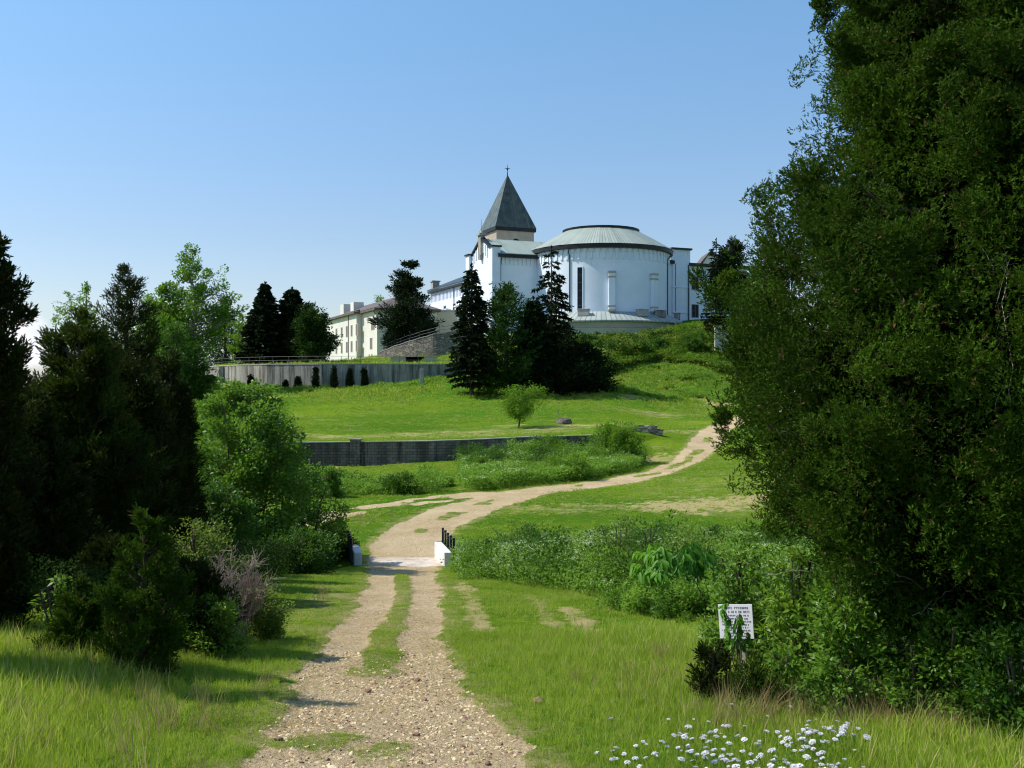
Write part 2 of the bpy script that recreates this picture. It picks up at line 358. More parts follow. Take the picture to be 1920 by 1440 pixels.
def ground_mat():
    m,nt,out=newmat('meadow_ground');g=geo(nt)
    dirt=N(nt,'ShaderNodeAttribute',attribute_name='dirt').outputs['Fac']
    dry=N(nt,'ShaderNodeAttribute',attribute_name='dry').outputs['Fac']
    lush=N(nt,'ShaderNodeAttribute',attribute_name='lush').outputs['Fac']
    f1=ramp(nt,noise(nt,.10,5,scaled(nt,g,(.6,1,1)),.6),[(.36,(0,0,0,1)),(.64,(1,1,1,1))])
    f2=ramp(nt,noise(nt,1.3,5,scaled(nt,g,(.7,1,1)),.65),[(.35,(0,0,0,1)),(.68,(1,1,1,1))])
    f3=ramp(nt,noise(nt,14,4,g,.7),[(.35,(0,0,0,1)),(.7,(1,1,1,1))])
    c=mixc(nt,f1,(.065,.150,.008),(.185,.265,.014))
    c=mixc(nt,lush,c,(.045,.165,.010))
    k=N(nt,'ShaderNodeMath',operation='MULTIPLY');L(nt,f2,k.inputs[0]);k.inputs[1].default_value=.7
    c=mixc(nt,k.outputs[0],c,(.045,.12,.008))
    k2=N(nt,'ShaderNodeMath',operation='MULTIPLY');L(nt,f3,k2.inputs[0]);k2.inputs[1].default_value=.35
    c=mixc(nt,k2.outputs[0],c,(.15,.25,.02))
    dn=N(nt,'ShaderNodeMath',operation='MULTIPLY_ADD');L(nt,f2,dn.inputs[0]);dn.inputs[1].default_value=.5;L(nt,dry,dn.inputs[2])
    dm=ramp(nt,dn.outputs[0],[(.45,(0,0,0,1)),(1.15,(1,1,1,1))])
    c=mixc(nt,dm,c,(.42,.35,.15))
    # dirt
    d1=ramp(nt,noise(nt,5,6,g,.7),[(.3,(0,0,0,1)),(.7,(1,1,1,1))])
    dc=mixc(nt,d1,(.42,.31,.165),(.61,.47,.275))
    vo=N(nt,'ShaderNodeTexVoronoi');L(nt,g,vo.inputs['Vector']);vo.inputs['Scale'].default_value=26
    vc=ramp(nt,vo.outputs['Color'],[(0,(.55,.5,.48,1)),(.5,(1,1,1,1)),(1,(1.0,.95,.86,1))])
    dc=mixc(nt,.8,dc,vc,'MULTIPLY')
    d3=ramp(nt,noise(nt,.5,4,g,.6),[(.4,(0,0,0,1)),(.7,(1,1,1,1))])
    dc=mixc(nt,d3,dc,mixc(nt,.7,dc,(.64,.50,.315)))
    ms=N(nt,'ShaderNodeMath',operation='MULTIPLY_ADD');L(nt,f3,ms.inputs[0]);ms.inputs[1].default_value=.3;L(nt,dirt,ms.inputs[2])
    dmask=ramp(nt,ms.outputs[0],[(.5,(0,0,0,1)),(.72,(1,1,1,1))])
    c=mixc(nt,dmask,c,dc)
    p=N(nt,'ShaderNodeBsdfPrincipled');p.inputs['Roughness'].default_value=.95;p.inputs['Specular IOR Level'].default_value=.02;L(nt,c,p.inputs['Base Color'])
    h=N(nt,'ShaderNodeMath',operation='MULTIPLY_ADD');L(nt,noise(nt,3.0,8,g,.75),h.inputs[0]);h.inputs[1].default_value=1.0
    h2=N(nt,'ShaderNodeMath',operation='MULTIPLY');L(nt,vo.outputs['Distance'],h2.inputs[0]);h2.inputs[1].default_value=-.12;L(nt,h2.outputs[0],h.inputs[2])
    bn=N(nt,'ShaderNodeBump');bn.inputs['Strength'].default_value=.9;bn.inputs['Distance'].default_value=.22;L(nt,h.outputs[0],bn.inputs['Height']);L(nt,bn.outputs[0],p.inputs['Normal'])
    L(nt,p.outputs[0],out.inputs[0]);return m
M['ground']=ground_mat()
# ------------------------------------------------------------------ build terrain
def bump1(x,y,pts,w):
    d,_=polyd([(p[0],p[1],1) for p in pts],x,y)
    return 1-ss(w*.4,w,np.abs(d)+ (fbm(x*1.5,y*1.5,41)-.5)*w*1.2+(fbm(x*7,y*3,45)-.5)*w*1.6)
def drymask(x,y):
    g=lambda px,py,D:at(px,py,D)[:2]
    m=np.zeros(np.shape(x))
    def pl(px,py): # foreground slope point
        k=(py-720)/F; D=2/(k-.13); return ((px-960)/F*D,D)
    m=np.maximum(m,bump1(x,y,[pl(860,1085),pl(885,1130),pl(905,1185)],.26)*.75)
    m=np.maximum(m,bump1(x,y,[pl(1000,1120),pl(1045,1180)],.35)*.55)
    m=np.maximum(m,bump1(x,y,[pl(1055,1140),pl(1110,1180),pl(1165,1225)],.34)*.8)
    m=np.maximum(m,bump1(x,y,[pl(620,1105),pl(560,1180),pl(560,1230)],.9)*.4)
    m=np.maximum(m,bump1(x,y,[g(1260,952,54),g(1430,935,57),g(1560,930,58)],2.6)*.95)
    m=np.maximum(m,bump1(x,y,[g(960,960,53),g(1250,955,54)],2.0)*.45)
    m=np.maximum(m,bump1(x,y,[g(1270,845,86),g(1215,860,84)],3.0)*.6)
    m=np.maximum(m,bump1(x,y,[g(1345,750,143),g(1330,740,146)],3.0)*.9)
    d,hw=polyd(ROAD,x,y)
    m=np.maximum(m,(1-ss(0,1.0,np.abs(d)-hw))*.45)
    m=np.maximum(m,.42*ss(.5,.72,fbm(x*.055,y*.11,61))*ss(82,95,y)+.25*ss(.55,.7,fbm(x*.3,y*.5,62))*ss(15,60,y))
    m=np.maximum(m,.28*ss(48,52,y)*(1-ss(66,80,y))*ss(0,6,x-4))
    return m
def terrain():
    ti=np.concatenate([np.linspace(-1.6,-.62,34)[:-1],np.linspace(-.62,.62,330),np.linspace(.62,1.6,34)[1:]])
    nt_=len(ti)
    rows=[]
    for y in np.linspace(-6,4,10)[:-1]: rows.append(np.full(nt_,y))
    y1=Y1(ti);y2=Y2(ti)
    for k in np.linspace(0,1,380): rows.append(np.exp(np.log(12)+(np.log(y1-.1+AP)-np.log(12))*k)-AP)
    for k in np.linspace(0,1,110): rows.append((y1+.1)+((y2-.1)-(y1+.1))*k)
    for k in np.linspace(0,1,60): rows.append(np.exp(np.log(y2+.1+AP)+(np.log(460+AP)-np.log(y2+.1+AP))*k)-AP)
    for y in (600,900,1500,2600): rows.append(np.full(nt_,float(y)))
    Y=np.array(rows);X=ti[None,:]*(Y+AP)
    ZZ=Z(X,np.minimum(Y,460))
    far=ss(300,520,Y);ZZ=ZZ*(1-far)+(-12)*far
    nr=len(rows)
    V=np.stack([X,Y,ZZ],-1).reshape(-1,3)
    i=np.arange(nr-1)[:,None]*nt_+np.arange(nt_-1)[None,:]
    Q=np.stack([i,i+1,i+nt_+1,i+nt_],-1).reshape(-1,4)
    D=roadmask(X,Y).ravel();DR=drymask(X,Y).ravel()
    lu=(ss(128,150,Y+6*(fbm(X*.08,Y*.08,8)-.5))*.9*ss(-60,-20,X+0)*1.0)
    lu=np.maximum(lu,ss(.52,.66,fbm(X*.05,Y*.09,88))*.6*ss(90,100,Y)).ravel()
    face=D[Q].mean(1)>.5
    for nm,sel in (('ground',~face),('dirt_road',face)):
        q=Q[sel];used=np.unique(q);mp=np.zeros(len(V),np.int64);mp[used]=np.arange(len(used))
        me=fast_mesh(nm,V[used],mp[q],attrs={'dirt':D[used],'dry':DR[used],'lush':lu[used]},smooth=True)
        o=link(nm,me,M['ground']);tag(o,kind='structure')
        o['label']='green meadow slopes and valley floor' if nm=='ground' else 'stony two track dirt road winding down over the bridge and up the hill'
terrain()
# ------------------------------------------------------------------ architecture
class Fr:      # building frame rotated 23 degrees: u runs right, v runs back
    def __init__(s,ox,oy): s.o=(ox,oy);s.U=(.9205,.3907);s.V=(-.3907,.9205)
    def P(s,u,v,z=None):
        x=s.o[0]+u*s.U[0]+v*s.V[0];y=s.o[1]+u*s.U[1]+v*s.V[1]
        return (x,y) if z is None else (x,y,z)
    def box(s,mb,u0,u1,v0,v1,z0,z1):
        return mb.hexa([s.P(u0,v0,z0),s.P(u1,v0,z0),s.P(u1,v1,z0),s.P(u0,v1,z0),s.P(u0,v0,z1),s.P(u1,v0,z1),s.P(u1,v1,z1),s.P(u0,v1,z1)])
    def v_at(s,px,u):
        k=(px-960)/F
        ax=s.o[0]+u*s.U[0];ay=s.o[1]+u*s.U[1]
        return (k*ay-ax)/(s.V[0]-k*s.V[1])
    def u_at(s,px,v):
        k=(px-960)/F
        ax=s.o[0]+v*s.V[0];ay=s.o[1]+v*s.V[1]
        return (k*ay-ax)/(s.U[0]-k*s.U[1])
    def zz(s,py,u,v): return (720-py)/F*s.P(u,v)[1]
def church():
    f=Fr(-3.4,197.0)
    root=empty('abbey_church',f.P(12,7,10.0),'long whitewashed abbey church with rounded apse and pointed green spire on the hilltop','church')
    org=root.location
    bpy.context.view_layer.update()
    def b(mb,nm,mat,par=root,**k): 
        o=mb.build(nm,mat,None,origin=org if par is root else org,**k)
        o.parent=par
        if par is not root: o.location=(0,0,0)
        return o
    W=M['white']
    ZB=9.0
    cu,cv=23.1,-1.1;c=f.P(cu,cv);R=13.9
    # ---- transept: gabled block
    zt=25.9;rz=29.4
    mb=MB()
    P=f.P
    body=[(0,0),(26,0),(26,14),(0,14)]
    vs=[P(u,v,ZB) for u,v in body]+[P(u,v,zt) for u,v in body]+[P(0,7,rz-.15),P(26,7,rz-.15)]
    mb.add(vs,[(0,1,5,4),(2,3,7,6),(1,2,6,9,5),(3,0,4,8,7),(3,2,1,0)])
    b(mb,'transept_wall',W)
    mb=MB()  # roof slabs
    for s0,s1 in ((0,7),(14,7)):
        e=-.55 if s0==0 else 14.55
        sl=(rz-zt)/7
        zo=zt-sl*.55
        a=[P(.35,e,zo+.12),P(26,e,zo+.12),P(26,7,rz+.12),P(.35,7,rz+.12)]
        d=[(p[0],p[1],p[2]+.22) for p in a]
        mb.hexa(a+d if s0==0 else [a[1],a[0],a[3],a[2],d[1],d[0],d[3],d[2]])
    b(mb,'transept_roof',seam_roof('pale_green_seam_roof',(.27,.34,.29),(.38,.44,.38),'par',f.P(0,0),ax=f.U,pitch=.7))
    mb=MB();f.box(mb,.5,cu-R+.6,-.85,-.04,zt-.75,zt-.12);b(mb,'fascia',M['darktrim'])
    # gable end: coping, corner piers, pendant, crocket and cross
    mb=MB()
    for s0 in (-.3,14.3):
        e0=P(-.35,s0,zt-.1);e1=P(-.35,7,rz+.35);h0=P(.5,s0,zt-.1);h1=P(.5,7,rz+.35)
        up=lambda q:(q[0],q[1],q[2]+.42)
        mb.hexa([e0,e1,h1,h0,up(e0),up(e1),up(h1),up(h0)] if s0>7 else [e0,h0,h1,e1,up(e0),up(h0),up(h1),up(e1)])
    b(mb,'gable_coping',M['darktrim'])
    for v0,zt2 in ((-.5,27.1),(12.6,26.9)):
        mb=MB();f.box(mb,-.75,1.0,v0,v0+1.9,ZB,zt2);o=b(mb,'corner_pier',W)
        mb=MB();f.box(mb,-1.0,1.25,v0-.25,v0+2.15,zt2,zt2+.32);b(mb,'pier_cap',M['darktrim'])
        mb=MB();f.box(mb,-.95,1.15,v0-.2,v0+2.1,19.9,20.35);b(mb,'string_course',W)
    mb=MB();f.box(mb,-.6,-.0,6.3,7.7,26.3,30.3);f.box(mb,-.7,-.0,6.55,7.45,25.4,26.3);b(mb,'gable_pendant',M['conc'])
    mb=MB();f.box(mb,-.9,.6,6.1,7.9,30.3,30.75);q=P(-.15,7)
    mb.tube([(q[0],q[1],30.7),(q[0],q[1],31.4)],[.5,.12],8);mb.tube([(q[0],q[1],31.3),(q[0],q[1],33.6)],[.07,.05],6)
    a=P(-.15,6.6);d=P(-.15,7.4);mb.tube([(a[0],a[1],32.7),(d[0],d[1],32.7)],[.05,.05],6);b(mb,'gable_cross',M['capc'])
    mb=MB()    # lombard strips up the gable (hanging pilaster strips)
    for k in range(11):
        v=1.9+k*1.02
        zr=zt+(rz-zt)*(1-abs(v-7)/7)
        if abs(v-7)<.8: continue
        f.box(mb,-.16,-.01,v-.16,v+.16,zr-2.3,zr-.25)
    for k in range(9):
        u=1.6+k*.9
        f.box(mb,u-.14,u+.14,-.16,-.01,zt-2.2,zt-.8)
    b(mb,'arcade_frieze',W)
    # ---- drum (apse and ambulatory)
    zw=26.2;n=96
    ring=lambda r,z,k,nn=n:(c[0]+r*math.cos(2*PI*k/nn),c[1]+r*math.sin(2*PI*k/nn),z)
    mb=MB();mb.add([ring(R,ZB,k) for k in range(n)]+[ring(R,zw,k) for k in range(n)],[(k,(k+1)%n,n+(k+1)%n,n+k) for k in range(n)])
    b(mb,'apse_wall',W,smooth=True)
    mb=MB();rr=[(R+.02,zw-.02),(R+.75,zw+.0),(R+.8,zw+.75),(R+.3,zw+.78)]
    vs=[ring(r,z,k) for r,z in rr for k in range(n)]
    fs=[]
    for j in range(3): fs+=[(j*n+k,j*n+(k+1)%n,(j+1)*n+(k+1)%n,(j+1)*n+k) for k in range(n)]
    mb.add(vs,fs);b(mb,'apse_fascia',M['darktrim'])
    nn=24
    mb=MB();rt=7.7
    r2=lambda r,z,k:(c[0]+r*math.cos(2*PI*(k+.5)/nn),c[1]+r*math.sin(2*PI*(k+.5)/nn),z)
    vs=[r2(R+.95,zw+.8,k) for k in range(nn)]+[r2(10.6,29.5,k) for k in range(nn)]+[r2(rt,31.1,k) for k in range(nn)]
    fs=[(j*nn+k,j*nn+(k+1)%nn,(j+1)*nn+(k+1)%nn,(j+1)*nn+k) for j in (0,1) for k in range(nn)]
    fs.append(tuple(2*nn+k for k in range(nn)));mb.add(vs,fs)
    b(mb,'apse_roof',seam_roof('radial_seam_roof',(.27,.32,.27),(.38,.42,.36),'rad',c,150))
    mb=MB();vs=[r2(rt+.1,31.05,k) for k in range(nn)]+[r2(rt+.25,31.5,k) for k in range(nn)]+[r2(rt-.5,31.62,k) for k in range(nn)]
    mb.add(vs,[(j*nn+k,j*nn+(k+1)%nn,(j+1)*nn+(k+1)%nn,(j+1)*nn+k) for j in (0,1) for k in range(nn)]+[tuple(2*nn+k for k in range(nn))]);b(mb,'roof_crown',M['darktrim'])
    # ridge roof behind the drum
    mb=MB();f.box(mb,16,30,6,24,26,29.6);b(mb,'choir_roof',M['capc'])
    # small arches under the eave of the drum: strips with a rounded drop
    mb=MB()
    def angpx(px):
        # camera-facing angle of the drum surface at a pixel column
        s=max(-1,min(1,(px-(960+c[0]/c[1]*F))/(R/c[1]*F*1.0)));return -PI/2+math.asin(s)+math.atan2(c[0],c[1])*-1
    def seg(a,w,r0,r1,z0,z1,m_):
        e=w/2/R;pp=[]
        for z in (z0,z1):
            for aa,r in ((a-e,r1),(a+e,r1),(a+e,r0),(a-e,r0)): pp.append((c[0]+r*math.cos(aa),c[1]+r*math.sin(aa),z))
        m_.hexa(pp)
    for k in range(34):
        a=-PI+.1+k*(PI-.2)/33
        seg(a,.42,R-.05,R+.16,24.1,25.5,mb);seg(a,.8,R-.05,R+.20,25.5,26.15,mb)
    b(mb,'arcade_frieze',W)
    for px,z0,z1,w in ((1145,13.9,21.3,1.15),(1218,13.9,21.2,1.15)):
        a=angpx(px);mb=MB();seg(a,w,R-.1,R+.85,z0,z1,mb);b(mb,'pilaster',W)
        mb=MB();seg(a,w+.3,R-.1,R+1.0,z1,z1+.35,mb);seg(a,w+.2,R-.1,R+.95,z1-.9,z1-.6,mb);b(mb,'pilaster_cap',M['beige'])
        mb=MB();seg(a,w+.25,R-.1,R+1.0,z0+.1,z0+.35,mb);seg(a,w+.25,R-.1,R+1.0,z0+.9,z0+1.15,mb);b(mb,'pilaster_foot',M['beige'])
    a=angpx(1090)
    mb=MB()
    for s in (-1,1): seg(a+s*.56/R,.14,R-.05,R+.10,13.6,22.5,mb)
    seg(a,1.26,R-.05,R+.1,22.5,22.7,mb)
    fo=b(mb,'window_frame',W)
    mb=MB();seg(a,.98,R-.05,R+.03,13.6,22.5,mb);p_=b(mb,'pane',M['glass'],fo)
    for k in range(1,6):
        mb=MB();seg(a,.98,R,R+.06,13.6+k*1.48,13.7+k*1.48,mb);b(mb,'glazing_bar',M['pipe'],fo)
    for px in (1072,1247):
        a=angpx(px);mb=MB();x=c[0]+(R+.14)*math.cos(a);y=c[1]+(R+.14)*math.sin(a);x2=c[0]+(R+.7)*math.cos(a);y2=c[1]+(R+.7)*math.sin(a)
        mb.tube([(x2,y2,26.2),(x2,y2,25.7),(x,y,24.9),(x,y,13.0)],[.11]*4,7);b(mb,'downpipe',M['pipe'])
    # downpipe on the transept wall
    u=f.u_at(938,0);q=P(u,-.7);q2=P(u,-.12);mb=MB();mb.tube([(q[0],q[1],25.2),(q[0],q[1],24.9),(q2[0],q2[1],24.2),(q2[0],q2[1],11)],[.11]*4,7);b(mb,'downpipe',M['pipe'])
    # ---- low ring annex at the foot of the drum
    RA=17.6;k0,k1=48,96
    mb=MB();arc=[k for k in range(k0,k1+1)]
    m=len(arc)
    mb.add([ring(RA-.7,8.0,k) for k in arc]+[ring(RA-.7,12.0,k) for k in arc],[(k,k+1,m+k+1,m+k) for k in range(m-1)]);b(mb,'annex_wall',M['beige'],smooth=True)
    mb=MB();rr=[(R-.1,14.0),(RA,12.1),(RA,11.85),(RA-.9,11.85)]
    mb.add([ring(r,z,k) for r,z in rr for k in arc],[(j*m+k,(j+1)*m+k,(j+1)*m+k+1,j*m+k+1) for j in range(3) for k in range(m-1)])
    b(mb,'annex_roof',seam_roof('annex_seam_roof',(.29,.33,.31),(.39,.43,.40),'rad',c,110))
    mb=MB();rr=[(RA-.62,11.0),(RA-.60,10.75),(RA-.68,10.7)]
    mb.add([ring(r,z,k) for r,z in rr for k in arc],[(j*m+k,(j+1)*m+k,(j+1)*m+k+1,j*m+k+1) for j in range(2) for k in range(m-1)]);b(mb,'annex_string',M['capc'])
    for px,mt in ((1100,'capc'),(1191,'capc'),(1221,'conc'),(1252,'conc')):
        a=angpx(px);mb=MB();seg(a,1.9,R+1.0,R+2.2,13.0,14.2,mb);seg(a,2.1,R+.9,R+2.3,14.2,14.35,mb);b(mb,'roof_vent',M[mt],bevel=.04)
    # ---- arm to the right: taller pier block, small gabled dormer
    mb=MB();f.box(mb,36.0,40.6,-.5,12,ZB,25.6);b(mb,'sacristy_wall',W)
    mb=MB();f.box(mb,35.5,40.9,-1.1,12.4,25.6,26.3);b(mb,'sacristy_eave',M['darktrim'])
    mb=MB();f.box(mb,40.6,45.0,-.7,12,ZB,28.7);b(mb,'east_tower_wall',W)
    mb=MB();f.box(mb,40.2,45.3,-1.1,12.4,28.7,29.1);b(mb,'east_tower_cap',M['darktrim'])
    mb=MB();f.box(mb,36.5,40.3,2.0,11,26.3,28.9);b(mb,'stair_housing',W)
    mb=MB();vs=[P(36.2,1.6,28.9),P(45.0,1.6,29.2),P(45.0,11.2,29.2),P(36.2,11.2,28.9),P(36.2,6,29.9),P(45.0,6,30.0)]
    mb.add(vs,[(0,1,5,4),(2,3,4,5),(3,0,4),(1,2,5)]);b(mb,'east_roof',M['capc'])
    mb=MB();vs=[P(37.0,-.2,26.3),P(39.6,-.2,26.3),P(38.3,-.2,27.8),P(37.0,3,26.3),P(39.6,3,26.3),P(38.3,3,27.8)]
    mb.add(vs,[(0,1,2),(3,5,4),(0,2,5,3),(1,4,5,2)]);b(mb,'dormer',W)
    mb=MB();f.box(mb,39.9,40.9,-.9,-.0,26.4,28.0);f.box(mb,39.7,41.1,-1.1,.1,28.0,28.25);b(mb,'roof_pinnacle',W)
    for z in (20.6,15.2):
        mb=MB();f.box(mb,40.5,45.1,-.85,-.7,z,z+.22);b(mb,'string_course',W)
    for px,v in ((1266,-.62),(1291.5,-.85)):
        u=f.u_at(px,v);q=P(u,v);mb=MB();mb.tube([(q[0],q[1],25.6),(q[0],q[1],12.5)],[.13]*2,7);b(mb,'downpipe',M['pipe'])
    mb=MB();q=P(37.6,-1.1);f.box(mb,36.6,38.3,-.75,-.5,21.0,21.5);b(mb,'wall_bracket',M['conc'])
    # east wing with two stacked windows
    mb=MB();f.box(mb,45.0,60.0,-.2,10,ZB,25.4);b(mb,'east_wing_wall',W)
    mb=MB();f.box(mb,44.7,60.4,-.8,10.4,25.4,26.05);b(mb,'east_wing_eave',M['darktrim'])
    for y0,y1 in ((520,542.5),(571.5,594.5)):
        ua,ub=f.u_at(1297.5,-.2),f.u_at(1309,-.2);z0=f.zz(y1,ua,0);z1=f.zz(y0,ua,0)
        mb=MB();f.box(mb,ua-.12,ub+.12,-.26,-.2,z0-.14,z1+.12);o=b(mb,'window',M['winframe'])
        mb=MB();f.box(mb,ua,ub,-.29,-.262,z0,z1);b(mb,'pane',M['glass'],o)
        mb=MB();um=(ua+ub)/2;f.box(mb,um-.04,um+.04,-.31,-.292,z0,z1);f.box(mb,ua,um-.042,-.31,-.292,(z0+z1)/2-.04,(z0+z1)/2+.04);b(mb,'glazing_bar',M['shutter'],o)
    # ---- nave receding to the left
    mb=MB();f.box(mb,-1.1,12,14.02,37,6.0,21.4);b(mb,'nave_wall',W)
    mb=MB();vs=[P(-1.8,14.05,21.4),P(-1.8,37.4,21.4),P(6,37.4,24.6),P(6,14.05,24.6),P(13,14.05,21.4),P(13,37.4,21.4)]
    vs+= [(p[0],p[1],p[2]+.3) for p in vs]
    mb.add(vs,[(0,3,2,1),(3,4,5,2),(6,7,8,9),(9,8,11,10),(0,1,7,6),(4,10,11,5),(0,6,9,3),(3,9,10,4),(1,2,8,7),(2,5,11,8)]);b(mb,'nave_roof',M['pipe'])
    mb=MB();f.box(mb,-1.85,-1.12,14.1,37,20.9,21.35);b(mb,'nave_gutter',M['darktrim'])
    mb=MB()
    for k in range(24): v=14.8+k*.93;f.box(mb,-1.25,-1.11,v-.14,v+.14,18.9,20.6)
    b(mb,'arcade_frieze',W)
    for k in range(4):
        v=17.5+k*6.2;mb=MB();f.box(mb,-2.0,-1.12,v-.5,v+.5,6.0,16.4-.2*k);f.box(mb,-2.2,-1.12,v-.62,v+.62,16.4-.2*k,16.7-.2*k);b(mb,'buttress',W)
        if k<3:
            v2=v+3.1;mb=MB();f.box(mb,-1.18,-1.11,v2-.75,v2+.75,12.4,17.4);o=b(mb,'window',M['winframe'])
            mb=MB();f.box(mb,-1.21,-1.182,v2-.6,v2+.6,12.55,17.25);b(mb,'pane',M['glass'],o)
    mb=MB();q=P(-1.3,20.4);mb.tube([(q[0],q[1],21),(q[0],q[1],8)],[.1]*2,6);b(mb,'downpipe',M['pipe'])
    mb=MB();f.box(mb,-1.0,.6,35.6,37.2,21.6,23.6);f.box(mb,-1.2,.8,35.4,37.4,23.6,23.85);b(mb,'chimney',M['capc'])
    # ---- tower and spire
    u0,v0,s=6.4,14.9,8.8
    mb=MB();f.box(mb,u0,u0+s,v0,v0+s,20,33.0)
    b(mb,'tower_wall',surface('tower_stone',(.46,.38,.29),(.36,.30,.24),.9,.9,.3,10))
    mb=MB()   # arched louvre opening on the camera face
    um=u0+s*.52;w=.95
    pts=[(um-w,28.9),(um+w,28.9)]+[(um+w*math.cos(t),30.4+1.0*math.sin(t)) for t in np.linspace(0,PI,11)]
    k=len(pts);vs=[P(u,v0-.04,z) for u,z in pts]+[P(u,v0+.2,z) for u,z in pts]
    mb.add(vs,[tuple(range(k)),tuple(range(2*k-1,k-1,-1))]+[(i,k+i,k+(i+1)%k,(i+1)%k) for i in range(k)]);b(mb,'belfry_opening',M['glass'])
    mb=MB();vm=v0+s*.5;pts=[(vm-w,28.9),(vm+w,28.9)]+[(vm+w*math.cos(t),30.4+1.0*math.sin(t)) for t in np.linspace(0,PI,11)]
    vs=[P(u0-.04,v,z) for v,z in pts]+[P(u0+.2,v,z) for v,z in pts]
    mb.add(vs,[tuple(range(k)),tuple(range(2*k-1,k-1,-1))]+[(i,k+i,k+(i+1)%k,(i+1)%k) for i in range(k)]);b(mb,'belfry_opening',M['glass'])
    e=.38;mb=MB();f.box(mb,u0-e,u0+s+e,v0-e,v0+s+e,33.0,33.75);b(mb,'spire_eave',M['darktrim'])
    mb=MB();q=[P(u0-e-.05,v0-e-.05,33.75),P(u0+s+e+.05,v0-e-.05,33.75),P(u0+s+e+.05,v0+s+e+.05,33.75),P(u0-e-.05,v0+s+e+.05,33.75),P(u0+s/2,v0+s/2,46.1)]
    mb.add(q,[(0,1,4),(1,2,4),(2,3,4),(3,0,4),(3,2,1,0)])
    m,nt,out=newmat('spire_copper');g=geo(nt)
    ru=N(nt,'ShaderNodeVectorMath',operation='DOT_PRODUCT');L(nt,g,ru.inputs[0]);ru.inputs[1].default_value=(f.U[0]*1.5,f.U[1]*1.5,0)
    rv=N(nt,'ShaderNodeVectorMath',operation='DOT_PRODUCT');L(nt,g,rv.inputs[0]);rv.inputs[1].default_value=(f.V[0]*1.5,f.V[1]*1.5,0)
    nn_=N(nt,'ShaderNodeVectorMath',operation='DOT_PRODUCT');ge=N(nt,'ShaderNodeNewGeometry');L(nt,ge.outputs['Normal'],nn_.inputs[0]);nn_.inputs[1].default_value=(f.U[0],f.U[1],0)
    ab=N(nt,'ShaderNodeMath',operation='ABSOLUTE');L(nt,nn_.outputs['Value'],ab.inputs[0]);gt=N(nt,'ShaderNodeMath',operation='GREATER_THAN');L(nt,ab.outputs[0],gt.inputs[0]);gt.inputs[1].default_value=.5
    mm=N(nt,'ShaderNodeMix');L(nt,gt.outputs[0],mm.inputs[0]);L(nt,ru.outputs['Value'],mm.inputs[2]);L(nt,rv.outputs['Value'],mm.inputs[3])
    fr=N(nt,'ShaderNodeMath',operation='FRACT');L(nt,mm.outputs[0],fr.inputs[0])
    ln=ramp(nt,fr.outputs[0],[(0,(0,0,0,1)),(.08,(0,0,0,1)),(.2,(1,1,1,1))])
    fl=N(nt,'ShaderNodeMath',operation='FLOOR');L(nt,mm.outputs[0],fl.inputs[0]);wn=N(nt,'ShaderNodeTexWhiteNoise',noise_dimensions='1D');L(nt,fl.outputs[0],wn.inputs['W'])
    cc=mixc(nt,wn.outputs[0],(.04,.056,.052),(.085,.105,.085));cc=mixc(nt,ramp(nt,noise(nt,.8,6,g,.7),[(.4,(0,0,0,1)),(.7,(1,1,1,1))]),cc,(.14,.155,.12))
    cc=mixc(nt,ln,(.04,.055,.05),cc)
    p=N(nt,'ShaderNodeBsdfPrincipled');L(nt,cc,p.inputs['Base Color']);p.inputs['Roughness'].default_value=.42;p.inputs['Specular IOR Level'].default_value=.35
    bn=N(nt,'ShaderNodeBump');bn.inputs['Strength'].default_value=.6;bn.inputs['Distance'].default_value=.06;L(nt,ln,bn.inputs['Height']);L(nt,bn.outputs[0],p.inputs['Normal'])
    L(nt,p.outputs[0],out.inputs[0]);b(mb,'spire',m)
    mb=MB();q=P(u0+s/2,v0+s/2);x,y=q
    mb.tube([(x,y,45.6),(x,y,46.5),(x,y,48.2)],[.16,.09,.05],6);mb.tube([(x,y,47.0),(x,y,47.3),(x,y,47.6)],[.05,.28,.05],8)
    mb.tube([(x-.62,y,47.45),(x+.62,y,47.45)],[.06,.06],6);b(mb,'spire_cross',M['blackmetal'])
church()
